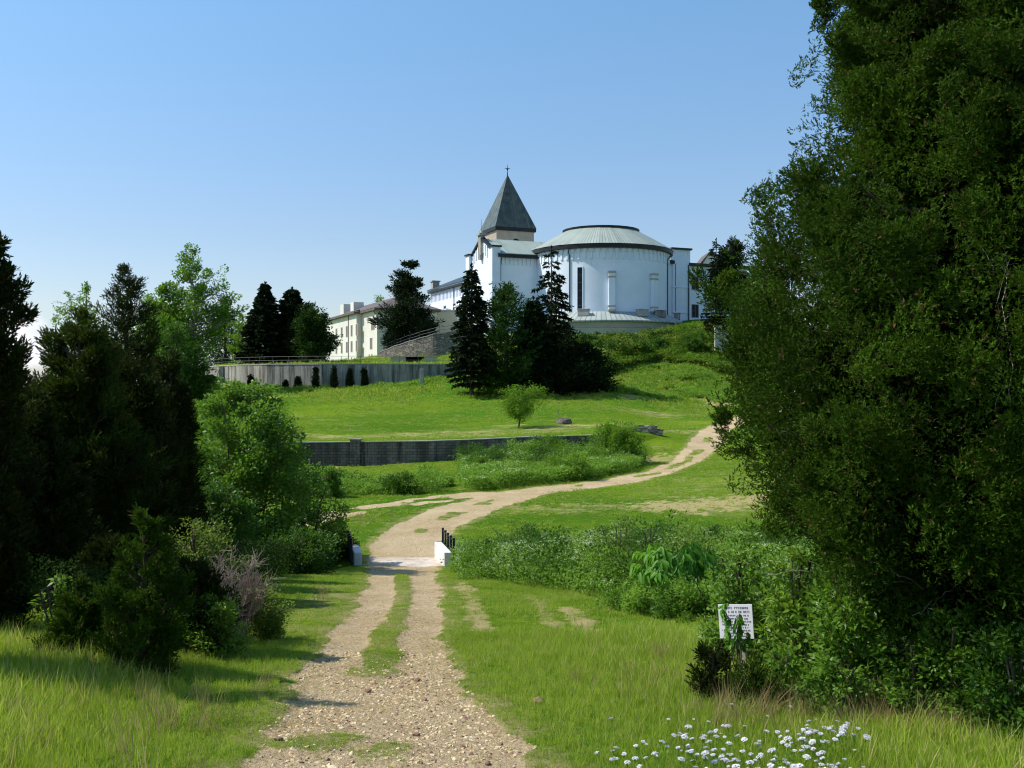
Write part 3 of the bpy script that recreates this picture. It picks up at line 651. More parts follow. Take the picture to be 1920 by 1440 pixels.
def dormitory():
    f=Fr(-27.1,200.0)
    root=empty('dormitory_building',f.P(6,20,5.0),'cream three storey dormitory with brown hipped roof left of the church','building')
    org=root.location
    def b(mb,nm,mat,par=root,**k):
        o=mb.build(nm,mat,None,origin=org,**k);o.parent=par;return o
    P=f.P;C=M['cream'];zb=2.5;ze=15.3
    mb=MB();f.box(mb,0,12.6,0,12,zb,ze);f.box(mb,-1.2,12.6,12.0,41,zb,ze);b(mb,'wall',C)
    mb=MB();f.box(mb,-.75,13.3,-.75,11.2,ze-.45,ze-.02);f.box(mb,-1.95,13.3,11.2,41.7,ze-.45,ze-.02);b(mb,'eave',M['shingle'])
    mb=MB();u0,u1,v0,v1=-.8,13.4,-.8,41.8
    q=[P(u0,v0,ze),P(u1,v0,ze),P(u1,v1,ze),P(u0,v1,ze),P(6.3,6.6,18.4),P(6.3,35,18.4)]
    mb.add(q,[(0,1,4),(1,2,5,4),(2,3,5),(3,0,4,5),(3,2,1,0)])
    q=[P(-2.0,11.0,ze+.02),P(-2.0,41.8,ze+.02),P(-.7,41.8,ze+.45),P(-.7,11.0,ze+.45),P(-.7,11.0,ze+.02),P(-.7,41.8,ze+.02)]
    mb.add(q,[(0,3,2,1),(0,4,3),(1,2,5)]);b(mb,'roof',M['shingle'])
    for pa,pb,y0,y1 in ((626,647,569,592),(651,663,566,582)):
        u=3.0;va=f.v_at(pb,u);vb=f.v_at(pa,u)
        if pa==626: mb=MB();f.box(mb,u,u+5.0,va+1.5,va+5.0,15.8,f.zz(y0,u,va));b(mb,'chimney',C)
        else: mb=MB();f.box(mb,u,u+2.4,va,va+3.0,15.8,f.zz(y0,u,va));b(mb,'chimney',C)
    def win(u,v,w,z0,z1,two=True):
        mb=MB();f.box(mb,u-.05,u-.0,v-w/2-.08,v+w/2+.08,z0-.08,z1+.08);o=b(mb,'window',M['cream'])
        n=2 if two else 1
        for k in range(n):
            a=v-w/2+k*w/n+.04;mb=MB();f.box(mb,u-.08,u-.052,a,a+w/n-.1,z0,z1);b(mb,'pane',M['shutter'],o)
    U=-1.2
    for px in (631,641,650.5,659.5,669):
        v=f.v_at(px,U);win(U,v,1.5,10.35,12.65);win(U,v,1.5,6.6+.35,9.2)
        if px>648: win(U,v,.7,4.9,5.75,False)
    v=f.v_at(699,0);win(0,v-.2,2.6,11.1,13.4);win(0,f.v_at(696,0),1.8,7.2,9.45)
    for px in (692.5,697.5): win(0,f.v_at(px,0),.75,5.0,6.1,False)
    q=P(U-.12,f.v_at(654,U));mb=MB();mb.tube([(q[0],q[1],15),(q[0],q[1],4)],[.09]*2,6);b(mb,'downpipe',M['shutter'])
    # end face: two windows hidden partly by the pine
    for u in (4.2,8.6):
        for z in (7.1,11.1):
            mb=MB();f.box(mb,u-.7,u+.7,-.05,0,z,z+2.1);o=b(mb,'window',M['cream'])
            mb=MB();f.box(mb,u-.6,u+.6,-.08,-.052,z+.1,z+2.0);b(mb,'pane',M['shutter'],o)
dormitory()
def link_wing():
    f=Fr(-16.2,205.5);root=empty('link_building',f.P(3,4,6.0),'low flat roofed beige building between dormitory and church','building');org=root.location
    mb=MB();f.box(mb,0,5.2,0,9,4,15.1);o=mb.build('wall',M['beige'],None,origin=org);o.parent=root
    mb=MB();f.box(mb,-.2,5.4,-.2,9.2,15.1,15.4);o=mb.build('parapet_cap',M['capc'],None,origin=org);o.parent=root
    f2=Fr(-9.5,204);
link_wing()
def far_gable():
    x,y,z=at(1345,493,240);root=empty('gabled_house',(x,y,14.0),'cream gabled house roof behind the east wing of the church','house');org=root.location
    zt=(720-494)/F*240;za=(720-474)/F*240;xl=(1317-960)/F*240;xr=(1375-960)/F*240;xm=(1331-960)/F*240
    mb=MB();mb.add([(xl,240,12),(xr,240,12),(xr,250,12),(xl,250,12),(xl,240,zt),(xr,240,zt),(xr,250,zt),(xl,250,zt),(xm,240,za),(xm,250,za)],[(0,1,5,8,4),(2,3,7,9,6),(1,2,6,5),(3,0,4,7)])
    o=mb.build('wall',M['cream'],None,origin=org);o.parent=root
    mb=MB();t=.35
    for xa in (xl-.5,xr+.5):
        zz_=zt-.2
        p=[(xa,239.5,zz_),(xm,239.5,za+.02),(xm,250.5,za+.02),(xa,250.5,zz_)]
        q=[(a,b_,c_+t) for a,b_,c_ in p]
        mb.hexa(p+q if xa<xm else [p[1],p[0],p[3],p[2],q[1],q[0],q[3],q[2]])
    o=mb.build('roof',M['shingle'],None,origin=org);o.parent=root
far_gable()
# ------------------------------------------------------------------ walls along a path
def wall_strip(pts,th,zt,zb,name,mat,parent,org,cap=None,capname='coping',caph=.16,capo=.06):
    """pts list of (x,y); zt,zb functions of index; a solid strip of thickness th"""
    P=np.array(pts,float);T=np.gradient(P,axis=0);T=nrm(T);Nn=np.stack([-T[:,1],T[:,0]],-1)
    n=len(P)
    def strip(h,z0,z1,nm,mt):
        A=P-Nn*h;B=P+Nn*h;vs=[];fs=[]
        for i in range(n):
            vs+=[(A[i,0],A[i,1],z0[i]),(B[i,0],B[i,1],z0[i]),(B[i,0],B[i,1],z1[i]),(A[i,0],A[i,1],z1[i])]
        for i in range(n-1):
            a=i*4;b_=a+4
            fs+=[(a,b_,b_+3,a+3),(a+1,a+2,b_+2,b_+1),(a+3,b_+3,b_+2,a+2),(a,a+1,b_+1,b_)]
        fs+=[(0,3,2,1),(4*n-4,4*n-3,4*n-2,4*n-1)]
        mb=MB();mb.add(vs,fs);o=mb.build(nm,mt,None,origin=org);o.parent=parent;return o
    strip(th/2,zb,zt,name,mat)
    if cap: strip(th/2+capo,zt,zt+caph,capname,cap)
# curved concrete retaining wall
def retaining():
    ts=np.interp(np.linspace(0,1,90),[0,.25,1],[tpx(386,184),tpx(450,162),tpx(905,164)])
    ys=Y2(ts);xs=ts*(ys+AP);pts=list(zip(xs,ys))
    root=empty('curved_retaining_wall',(xs[40],ys[40],-1),'long curved stained concrete retaining wall with pale coping above the meadow','retaining wall')
    zt=np.full(len(xs),3.0);zb=Z(xs,ys-.6)-1.0
    wall_strip(pts,.5,zt,zb,'wall_face',M['conc'],root,root.location,M['capc'])
    # raking buttress at the left end
    a=at(418,686,168);mb=MB();x0,y0=a[0],a[1]-.8
    mb.box(x0-.35,x0+.35,y0-.2,y0+.5,z1(x0,y0)-1,3.0);o=mb.build('pier',M['capc'],None,origin=root.location);o.parent=root
    xb,yb,_=at(388,728,163);zb_=-.9
    mb=MB();mb.hexa([(xb-.4,yb,zb_),(xb+.7,yb,zb_),(xb+.7,yb+.5,zb_),(xb-.4,yb+.5,zb_),(x0-.75,y0,2.6),(x0-.36,y0,2.6),(x0-.36,y0+.5,2.6),(x0-.75,y0+.5,2.6)])
    o=mb.build('raking_buttress',M['conc'],None,origin=root.location);o.parent=root
    # railing: slender posts and two rails
    rr=empty('metal_guard_railing',(xs[40],ys[40],3.16),'thin grey two rail guard railing along the top of the curved wall','railing')
    fx=lambda s:np.interp(s,cum,xs);fy=lambda s:np.interp(s,cum,ys)
    cum=np.concatenate([[0],np.cumsum(np.hypot(np.diff(xs),np.diff(ys)))])
    s=np.arange(.3,cum[-1],3.0)
    pm=bpy.data.meshes.new('post');m0=MB();m0.tube([(0,0,0),(0,0,1.15)],[.035,.035],5)
    first=None
    for q in s[:48]:
        if first is None:
            first=m0.build('post',M['metalpost'],rr);o=first
        else:
            o=first.copy();COL.objects.link(o);o.parent=rr
        o.location=(fx(q)-rr.location.x,fy(q)+.0-rr.location.y,0)
    for zz in (1.12,.55):
        mb=MB();mb.tube([(fx(q)-rr.location.x,fy(q)-rr.location.y,zz) for q in np.linspace(0,cum[-1],70)],[.026]*70,5);o=mb.build('rail',M['metalpost'],rr)
    # free standing concrete post in front
    a=at(791,722,150);zg=z1(a[0],a[1]);mb=MB();mb.box(-.28,.28,-.28,.28,-.5,2.35);o=mb.build('concrete_post',M['capc'],None,bevel=.05);o.location=(a[0],a[1],zg)
    tag(o,'short square weathered concrete post standing in grass before the curved wall','post')
    # terrace picket barrier behind, right part
retaining()
def stone_terrace():
    pts=[at(p,0,d)[:2] for p,d in ((715,186),(745,183),(780,180.5),(815,179),(860,179),(905,182))]
    q=np.array(pts);tt=np.linspace(0,len(q)-1,40);xs=np.interp(tt,range(len(q)),q[:,0]);ys=np.interp(tt,range(len(q)),q[:,1])
    zt=np.interp(tt,range(6),[5.9,7.0,8.0,8.9,9.5,9.6])+.04*np.sin(tt*9);zb=np.full(40,2.0)
    root=empty('stone_terrace_wall',(xs[20],ys[20],3),'rough brown stone terrace wall stepping up toward the church','stone wall')
    wall_strip(list(zip(xs,ys)),.7,zt,zb,'stone_face',M['rubble'],root,root.location,M['capc'],caph=.14)
    r=empty('terrace_handrail',(xs[20],ys[20],7),'sloping dark pipe handrail above the brown stone terrace wall','railing')
    for h in (.55,1.1):
        mb=MB();mb.tube([(xs[i]-xs[20],ys[i]-ys[20]+.3,zt[i]+.12+h-7) for i in range(0,40,3)],[.03]*14,5);mb.build('rail',M['pipe'],r)
    for i in range(1,40,4):
        mb=MB();mb.tube([(xs[i]-xs[20],ys[i]-ys[20]+.3,zt[i]+.1-7),(xs[i]-xs[20],ys[i]-ys[20]+.3,zt[i]+1.25-7)],[.035]*2,5);mb.build('post',M['pipe'],r)
    # low beige terrace parapet blocks just behind the curved wall
    for k,(p,w) in enumerate(((757,2.2),(778,1.5),(800,1.8))):
        x,y,_=at(p,0,168);mb=MB();mb.box(-w,w,-.2,.2,-.8,1.35);mb.box(-w-.08,w+.08,-.28,.28,1.35,1.47)
        o=mb.build('low_parapet',M['beige' if k!=1 else 'conc'],None);o.location=(x,y,3.1)
        tag(o,['low beige terrace parapet, leftmost below the brown stone wall','low grey concrete parapet between two beige ones below the stone wall','low beige terrace parapet nearest the conifers below the stone wall'][k],'parapet','low parapets on the terrace')
stone_terrace()
def block_wall():
    ts=np.linspace(tpx(380,84.3),tpx(1185,91.2),80);ys=Y1(ts);xs=ts*(ys+AP)
    root=empty('block_garden_wall',(xs[30],ys[30],-6),'low dark concrete block wall holding up the lower edge of the meadow','wall')
    px=960+F*xs/ys
    zt=np.interp(px,[380,570,800,900,1000,1100,1160,1232],[-4.95,-5.02,-4.90,-4.80,-4.62,-4.62,-4.55,-4.6]);zb=Z(xs,ys-.5)-1.0
    wall_strip(list(zip(xs,ys)),.3,zt,zb,'wall_face',M['block'],root,root.location,M['capc'],caph=.07,capo=.05)
    t=tpx(667,85);y=float(Y1(t))-.12;x=t*(y+AP)
    mb=MB();mb.box(x-.42,x+.42,y-.42,y+.35,-8.2,-4.78);o=mb.build('pillar',M['block'],None,origin=root.location);o.parent=root
    mb=MB();mb.box(x-.5,x+.5,y-.5,y+.43,-4.78,-4.66);o=mb.build('pillar_cap',M['conc'],None,origin=root.location);o.parent=root
block_wall()
def pier_right():
    x,y,_=at(1346,0,165);root=empty('concrete_wing_wall',(x,y,4),'tall pale concrete pier with darker wing wall running behind the big cedar','wall')
    zt=(720-613)/F*165
    mb=MB();mb.box(-.55,.55,-.4,.4,-1.5,zt-4);mb.build('pier',M['capc'],root,bevel=.05)
    mb=MB();mb.box(-.65,.65,-.5,.5,zt-4,zt-3.8);mb.build('pier_cap',M['conc'],root)
    mb=MB();mb.hexa([(.55,-.1,-2),(6,-1.5,-3),(6,-1.1,-3),(.55,.3,-2),(.55,-.1,zt-4.4),(6,-1.5,zt-6.6),(6,-1.1,zt-6.6),(.55,.3,zt-4.4)]);mb.build('wing_wall',M['conc'],root)
pier_right()
def bridge():
    zd=z1(BRX,BRY)+.07
    root=empty('concrete_bridge',(BRX,BRY,zd),'small pale concrete bridge carrying the dirt road over the creek','bridge')
    xs=-5.95;xr=-2.60
    d=(-.22,.9755);n=(.9755,.22)
    def loc(x,y,z): return (x-BRX,y-BRY,z-zd)
    # deck
    mb=MB();p=[(-5.9,39.2),(-2.7,39.2),(-3.2,41.6),(-6.4,41.6)]
    g=[loc(a,b_,zd-.5) for a,b_ in p]+[loc(a,b_,zd-.02) for a,b_ in p];mb.hexa(g);mb.build('deck',M['deck'],root)
    for k,(x,y,sgn,L_) in enumerate(((-5.90,39.15,-1,2.5),(-2.66,39.15,1,2.7))):
        a=(x,y);b_=(x+d[0]*L_,y+d[1]*L_);w=.30*sgn
        p=[a,(a[0]+w,a[1]+.0),(b_[0]+w,b_[1]),b_]
        if sgn<0:p=[p[1],p[0],p[3],p[2]]
        mb=MB();mb.hexa([loc(q[0],q[1],zd-1.2) for q in p]+[loc(q[0],q[1],zd+.60) for q in p]);o=mb.build('parapet',M['bridgec'],root,bevel=.015)
        rl=None
        mb=MB()
        ox=w+.10*sgn
        for h in (.55,1.05):
            mb.tube([loc(a[0]+ox-d[0]*.0,a[1],zd+h),loc(b_[0]+ox+d[0]*.4,b_[1]+d[1]*.4,zd+h)],[.028]*2,6)
        rl=mb.build('railing',M['blackmetal'],root)
        for j in range(5 if sgn>0 else 4):
            t=(j+.2)*(L_+.3)/4.2;mb=MB();q=(a[0]+ox+d[0]*t,a[1]+d[1]*t);mb.box(*(q[0]-BRX-.045,q[0]-BRX+.045,q[1]-BRY-.045,q[1]-BRY+.045,-1.0,1.15))
            mb.build('post',M['blackmetal'],rl)
bridge()
def old_trough():
    x,y,_=at(1058,0,104);zg=z1(x,y)
    root=empty('stone_well_head',(x,y,zg),'weathered half buried grey stone well head with a bent pipe on the meadow','well')
    rnd=random.Random(3);mb=MB();n=14
    for j,(r,z) in enumerate(((.72,-.3),(.70,.2),(.60,.5),(.36,.6))):
        mb.v+=[(r*1.15*math.cos(2*PI*k/n)*(1+rnd.uniform(-.08,.08)),r*math.sin(2*PI*k/n)*(1+rnd.uniform(-.08,.08)),z+rnd.uniform(-.06,.06)) for k in range(n)]
    for j in range(3): mb.f+=[(j*n+k,j*n+(k+1)%n,(j+1)*n+(k+1)%n,(j+1)*n+k) for k in range(n)]
    mb.f.append(tuple(3*n+k for k in range(n)));mb.build('stone_ring',M['block'],root)
    mb=MB();mb.tube([(-.75,0,-.2),(-.72,0,.7),(-.6,0,1.5)],[.06,.05,.04],6);mb.build('pipe',M['conc'],root)
    # broken stones at the end of the block wall
    for k,(px,py,s) in enumerate(((1196,806,.8),(1216,815,1.0),(1232,819,.7))):
        x,y,_=at(px,py,94.5);z=z1(x,y);mb=MB();r=random.Random(k)
        vs=[((a*s*.75)*(1+r.uniform(-.2,.2)),(b_*s*.4)*(1+r.uniform(-.2,.2)),(c_*s*.42)*(1+r.uniform(-.2,.2))) for a,b_,c_ in ((-1,-1,-1),(1,-1,-1),(1,1,-1),(-1,1,-1),(-1,-1,1),(1,-1,1),(1,1,1),(-1,1,1))]
        mb.hexa(vs);o=mb.build('rubble_block',M['rubble'],None,bevel=.08);o.location=(x,y,z+.25)
        tag(o,['broken grey stone block, leftmost of three at the end of the block wall','largest broken stone block at the end of the block wall','small broken stone block lying past the end of the block wall'][k],'stone','broken stones at the wall end')
old_trough()
# ------------------------------------------------------------------ vegetation
def rngof(s): return np.random.default_rng(s)
def frame(A,rng):
    R=nrm(rng.normal(size=A.shape));S=nrm(np.cross(A,R));return S,np.cross(A,S)
def diamonds(P,A,Ln,Wd,rng,v,Nn=None,fold=.25,wide=.45):
    """one leaf (kite of 4 vertices) per point; returns V,Q,attr"""
    n=len(P);A=nrm(A)
    if Nn is None: S,Nn=frame(A,rng)
    else: S=nrm(np.cross(A,Nn)+1e-6);Nn=np.cross(S,A)
    Ln=np.asarray(Ln).reshape(-1,1)*np.ones((n,1));Wd=np.asarray(Wd).reshape(-1,1)*np.ones((n,1))
    m=P+A*Ln*wide+Nn*Wd*fold
    V=np.stack([P,m+S*Wd*.5,P+A*Ln,m-S*Wd*.5],1).reshape(-1,3)
    Q=np.arange(4*n).reshape(-1,4)
    return V,Q,np.repeat(v,4)
def plume(P,A,rng,k,Ln,Wd,sl,spread,v):
    """k narrow needles/scale-leaf sprays along a short twig at every point"""
    n=len(P);A=nrm(A)
    j=np.tile(np.arange(k),n);PP=np.repeat(P,k,0);AA=np.repeat(A,k,0)
    s=(j/(k-1.0))[:,None]*sl
    D=nrm(AA+rng.normal(size=AA.shape)*spread*(1-.5*(j/(k-1.0)))[:,None])
    sc=np.repeat(rng.uniform(.7,1.3,n),k)
    return diamonds(PP+AA*s,D,Ln*sc*rng.uniform(.7,1.2,n*k),Wd*sc,rng,np.clip(np.repeat(v,k)+rng.normal(size=n*k)*.08,0,.92),wide=.4)
def merge(parts):
    V=[];Q=[];a=[];b=0
    for v,q,t in parts:
        V.append(v);Q.append(q+b);a.append(t);b+=len(v)
    return np.concatenate(V),np.concatenate(Q),np.concatenate(a)
def leafobj(name,parts,mat,parent=None):
    V,Q,a=merge(parts);return link(name,fast_mesh(name,V,Q,attrs={'v':a}),mat,parent)
def tubes(segs,n=5):
    """segs: list of (pts (k,3), radii (k,)) -> V,Q"""
    V=[];Q=[];b=0
    for p,r in segs:
        p=np.asarray(p,float);r=np.asarray(r,float);k=len(p)
        T=nrm(np.gradient(p,axis=0));ref=np.array([.31,.2,.93]) if abs(T[:,2]).mean()<.8 else np.array([1,.1,0.])
        S=nrm(np.cross(T,ref));B=np.cross(T,S);th=np.arange(n)*2*PI/n
        ring=p[:,None]+(S[:,None]*np.cos(th)[None,:,None]+B[:,None]*np.sin(th)[None,:,None])*r[:,None,None]
        V.append(ring.reshape(-1,3));i=np.arange(k-1)[:,None]*n;kk=np.arange(n)[None]
        Q.append((np.stack([i+kk,i+(kk+1)%n,i+n+(kk+1)%n,i+n+kk],-1)).reshape(-1,4)+b);b+=k*n
    return np.concatenate(V),np.concatenate(Q)
def tubeobj(name,segs,mat,parent,n=5):
    V,Q=tubes(segs,n);return link(name,fast_mesh(name,V,Q,smooth=True),mat,parent)
def base(px,D,dz=0): x=(px-960)/F*D; return (x,float(D),z1(x,D)-dz)
def bend(a,b,lift,rng,k=6,j=.05):
    a=np.array(a,float);b=np.array(b,float);t=np.linspace(0,1,k)[:,None];L_=np.linalg.norm(b-a)
    p=a+(b-a)*t;p[:,2]+=(lift*L_*np.sin(t[:,0]*PI));p[1:-1]+=rng.normal(size=(k-2,3))*j*L_
    return p
# --- conical spruce with layered drooping limbs
def spruce(name,px,D,top,hw,seed,label,cat='conifer',group=None,mat='spruce',dens=1.0,droop=.25,cb=.06,gap=.25,twig=.5,power=.8,lean=0,topsparse=0.0,w=.16):
    rng=rngof(seed);loc=base(px,D,.1);H=(720-top)/F*D-loc[2];R=hw/F*D
    root=empty(name,loc,label,cat,group)
    tr=[(np.array([[lean*t*H,0,t*H] for t in np.linspace(0,1,8)]),np.linspace(.016*H+.04,.02,8))]
    parts=[];segs=[]
    h=cb*H
    while h<H*.985:
        f=(h-cb*H)/(H*(1-cb));r=R*((1-f)**power)*(1+.0)+.12
        nl=int(rng.integers(6,10)*(1 if f<.8 else .7))
        th0=rng.uniform(0,6.28)
        for i in range(nl):
            if rng.random()<gap*.55+topsparse*f: continue
            th=th0+i*2*PI/nl+rng.normal()*.25;l=r*rng.uniform(.62,1.14)
            k=max(4,int(l/.55));t=np.linspace(0,1,k+2)
            up=.28*(1-t)*t*l*1.2-droop*l*t**1.3+.16*l*t**3
            p=np.stack([np.cos(th)*l*t+lean*h,np.sin(th)*l*t,h+up],-1)
            segs.append((p,np.linspace(.02+.012*l,.012,k+2)))
            m=max(3,int(l*9*dens));s=rng.uniform(.12,1.0,m)**.75
            c=np.stack([np.interp(s,t,p[:,q]) for q in range(3)],-1)
            side=np.array([-np.sin(th),np.cos(th),0])
            sg=rng.choice([-1,1],m)[:,None];out=np.array([np.cos(th),np.sin(th),0])
            wdt=(.30*l*(1-s)+.10)[:,None]
            A=out[None]*.7+side[None]*sg*.75+np.array([0,0,-.25-.35*droop])+rng.normal(size=(m,3))*.25
            P=c+side[None]*sg*wdt*rng.uniform(0,.9,(m,1))+np.array([0,0,-.05])
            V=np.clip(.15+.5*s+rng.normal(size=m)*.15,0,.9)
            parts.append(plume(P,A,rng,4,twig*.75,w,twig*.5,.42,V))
        h+=max(.32,.036*H)*rng.uniform(.75,1.25)*(1-.35*f)
    m=30;s=rng.uniform(.9,1.0,m);P=np.stack([lean*H*s,0*s,s*H],-1)
    parts.append(plume(P,np.tile([0,0,1.],(m,1))+rng.normal(size=(m,3))*.4,rng,4,twig*.5,w*.8,twig*.3,.3,np.full(m,.5)))
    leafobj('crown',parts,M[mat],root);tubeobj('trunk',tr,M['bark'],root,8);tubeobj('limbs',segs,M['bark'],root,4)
    return root
# --- clump crowned tree / cedar / shrub
def clumpy(name,px,D,top,hw,seed,label,cat,group=None,mat='leaf',kind='leaf',ncl=60,cs=.22,ns=60,leaf=(.12,.07),prof=None,cb=.15,up=.5,asp=1.0,
           trunk=.03,shell=(.45,1.0),limbs=.35,stems=1,hidebase=.1,loc=None,H=None,R=None,lean=(0,0),flat=.75,tmat='bark',k=5,extra=None,lob=.22,spread=.5,bare=0,edgep=1.0,face=None,rough=0,core=0,bough=0):
    rng=rngof(seed)
    if loc is None: loc=base(px,D,hidebase)
    if H is None: H=(720-top)/F*D-loc[2]
    if R is None: R=hw/F*D
    root=empty(name,loc,label,cat,group)
    if prof is None: prof=[(0,.55),(.25,1),(.6,.85),(.85,.5),(1,.12)]
    px_,py_=zip(*prof)
    hn=rng.uniform(0,1,ncl*4);w=np.interp(hn,px_,py_);hn=hn[rng.random(ncl*4)<w/max(py_)][:ncl];n=len(hn)
    th=rng.uniform(0,2*PI,n)
    if face is not None: th=np.where(rng.random(n)<.62,face+rng.uniform(-1.9,1.9,n),th)
    ph=rng.uniform(0,6.28,6)
    lobe=1+lob*np.sin(3*th+ph[0]+5*hn)+lob*.6*np.sin(5*th+ph[1]-9*hn)
    fr=shell[1]-(shell[1]-shell[0])*rng.random(n)**edgep
    if rough:
        bn=vn(th*3.4,hn*10,seed)*.62+vn(th*8,hn*24,seed+1)*.38
        fr=fr*(1+rough*(bn-.5)*2)
    if core:
        q_=rng.random(n)<core;fr=np.where(q_,rng.uniform(.05,.62,n),fr)
    rr=np.interp(hn,px_,py_)*R*fr*lobe
    h=H*(cb+(1-cb)*hn)
    C=np.stack([np.cos(th)*rr+lean[0]*h,np.sin(th)*rr*asp+lean[1]*h,h],-1)
    csz=cs*R*rng.uniform(.6,1.35,n)*(.55+.6*np.interp(hn,px_,py_))
    out=np.stack([np.cos(th),np.sin(th),np.zeros(n)],-1)
    if bough:
        nb_=bough;bh=rng.uniform(.06,.97,nb_);bt=rng.uniform(0,2*PI,nb_)
        if face is not None: bt=np.where(rng.random(nb_)<.62,face+rng.uniform(-1.9,1.9,nb_),bt)
        bi=rng.integers(0,nb_,n);use=rng.random(n)<.70;t_=rng.random(n)**.9;Lb=rng.uniform(.8,1.5,nb_)[bi]*(.55+.45*np.interp(bh[bi],px_,py_))
        rb=np.interp(bh[bi],px_,py_)*R*(.80+.10*vn(bt*2,bh*7,3)[bi]);bo=np.stack([np.cos(bt),np.sin(bt),0*bt],-1)[bi]
        bd=nrm(bo*.42+np.array([0,0,.9])+rng.normal(size=(nb_,3))[bi]*.16)
        CB=bo*rb[:,None]+np.stack([lean[0]*H*bh[bi],lean[1]*H*bh[bi],H*(cb+(1-cb)*bh[bi])-Lb*.45],-1)+bd*(t_*Lb)[:,None]+rng.normal(size=(n,3))*(.13*(1-t_)+.03)[:,None]
        C=np.where(use[:,None],CB,C*np.array([.93,.93,1]));csz=np.where(use,csz*(1.05-.55*t_),csz)
    dirn=nrm(out*(1-up*.6)*fr[:,None]+np.array([0,0,up])+rng.normal(size=(n,3))*.15)
    if bare: csz=csz*1.0
    # sprays around each clump, stretched along the clump direction
    cnt=np.maximum(4,(ns*rng.uniform(.5,1.4,n)).astype(int));ci=np.repeat(np.arange(n),cnt);m=len(ci)
    G=rng.normal(size=(m,3));G=G/np.maximum(1,np.linalg.norm(G,axis=1,keepdims=True)/1.7)
    off=G*csz[ci][:,None]*np.array([1,1,flat])*.55
    off=off+dirn[ci]*((G*dirn[ci]).sum(1,keepdims=True))*csz[ci][:,None]*.5
    P=C[ci]+off
    P[:,2]=np.maximum(P[:,2],.05)
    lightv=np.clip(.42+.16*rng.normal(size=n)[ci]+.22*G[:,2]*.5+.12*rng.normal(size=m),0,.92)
    if kind=='leaf':
        A=dirn[ci]*.5+nrm(off+1e-6)*.8+rng.normal(size=(m,3))*.55+np.array([0,0,-.25])
        Nn=np.array([0,0,1.])+rng.normal(size=(m,3))*.55+nrm(off+1e-6)*.5
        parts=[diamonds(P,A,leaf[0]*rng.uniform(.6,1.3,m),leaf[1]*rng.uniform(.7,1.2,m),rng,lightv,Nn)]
    else:
        A=dirn[ci]*.9+nrm(off+1e-6)*.55+rng.normal(size=(m,3))*.3
        if kind=='cedar': lightv=np.where(rng.random(m)<.035,.96,lightv)
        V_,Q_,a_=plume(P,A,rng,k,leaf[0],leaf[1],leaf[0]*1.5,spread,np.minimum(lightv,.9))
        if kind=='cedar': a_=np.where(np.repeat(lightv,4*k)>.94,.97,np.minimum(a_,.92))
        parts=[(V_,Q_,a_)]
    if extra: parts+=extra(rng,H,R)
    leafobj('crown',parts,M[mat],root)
    segs=[]
    st=[]
    for s_ in range(stems):
        bx,by=(0,0) if stems==1 else tuple(rng.normal(size=2)*.10*R)
        ex,ey=(lean[0]*H,lean[1]*H) if stems==1 else tuple(rng.normal(size=2)*.35*R)
        p=bend((bx,by,0),(ex,ey,H*.93),0,rng,8,.012);st.append(p);tr_=trunk*H/ (stems**.5)
        segs.append((p,np.linspace(tr_,.012+.04*tr_,8)))
    tubeobj('trunk',segs,M[tmat],root,8)
    segs=[]
    for i in range(n):
        if rng.random()>limbs: continue
        p=st[rng.integers(len(st))];z=max(.08*H,C[i,2]-rr[i]*(.35+.5*up)*rng.uniform(.7,1.2));a=[np.interp(z,p[:,2],p[:,0]),np.interp(z,p[:,2],p[:,1]),z]
        Ls=np.linalg.norm(C[i]-a);segs.append((bend(a,C[i]+dirn[i]*csz[i]*.6,-.06,rng,6,.035),np.linspace(.006*Ls+.012*H*.5*trunk/.03,.004+.001*H,6)))
    if segs: tubeobj('limbs',segs,M[tmat],root,4)
    return root
# ======================= far trees on the hill
g='dark spruces before the church'
spruce('spruce_tree',884,140,497,47,11,'dark spruce with bare lower trunk, leftmost of the tall trees before the church',group=g,gap=.22,cb=.10,droop=.3,dens=2.0,power=.62,twig=.58,w=.19)
clumpy('broadleaf_tree',950,142,535,52,12,'bushy dark green tree filling the gap between the two tallest spruces','tree',mat='spruce_green',kind='needle',ncl=150,cs=.27,ns=38,leaf=(.38,.16),prof=[(0,.7),(.4,1),(.7,.75),(.9,.4),(1,.1)],cb=.06,k=4,limbs=.3)
spruce('spruce_tree',1034,145,462,62,13,'tallest spruce with thin ragged layered top standing in front of the white apse',group=g,gap=.24,cb=.05,droop=.34,dens=1.6,power=.60,topsparse=.38,twig=.55,w=.17)
spruce('spruce_tree',1000,143,560,50,17,'shorter dark spruce tucked against the left of the tallest one',group=g,gap=.06,cb=.03,droop=.2,dens=2.4,power=.6,twig=.62,w=.22)
clumpy('juniper_shrub',1092,146,652,46,14,'broad low black green juniper mound at the foot of the tallest spruce','shrub',mat='spruce',kind='needle',ncl=170,cs=.26,ns=40,leaf=(.34,.15),prof=[(0,1),(.4,.95),(.8,.6),(1,.2)],cb=.02,k=4,up=.3)
clumpy('juniper_shrub',1042,144,620,55,15,'black green juniper mass under the tallest spruce, right of its trunk','shrub',mat='spruce',kind='needle',ncl=170,cs=.26,ns=40,leaf=(.34,.15),prof=[(0,1),(.4,.95),(.8,.6),(1,.2)],cb=.02,k=4,up=.3)
clumpy('low_bush',920,141,688,26,16,'small bright green bush between the spruce trunks','bush',mat='leaf_far',ncl=40,cs=.35,ns=90,leaf=(.22,.14),cb=.05,k=4)
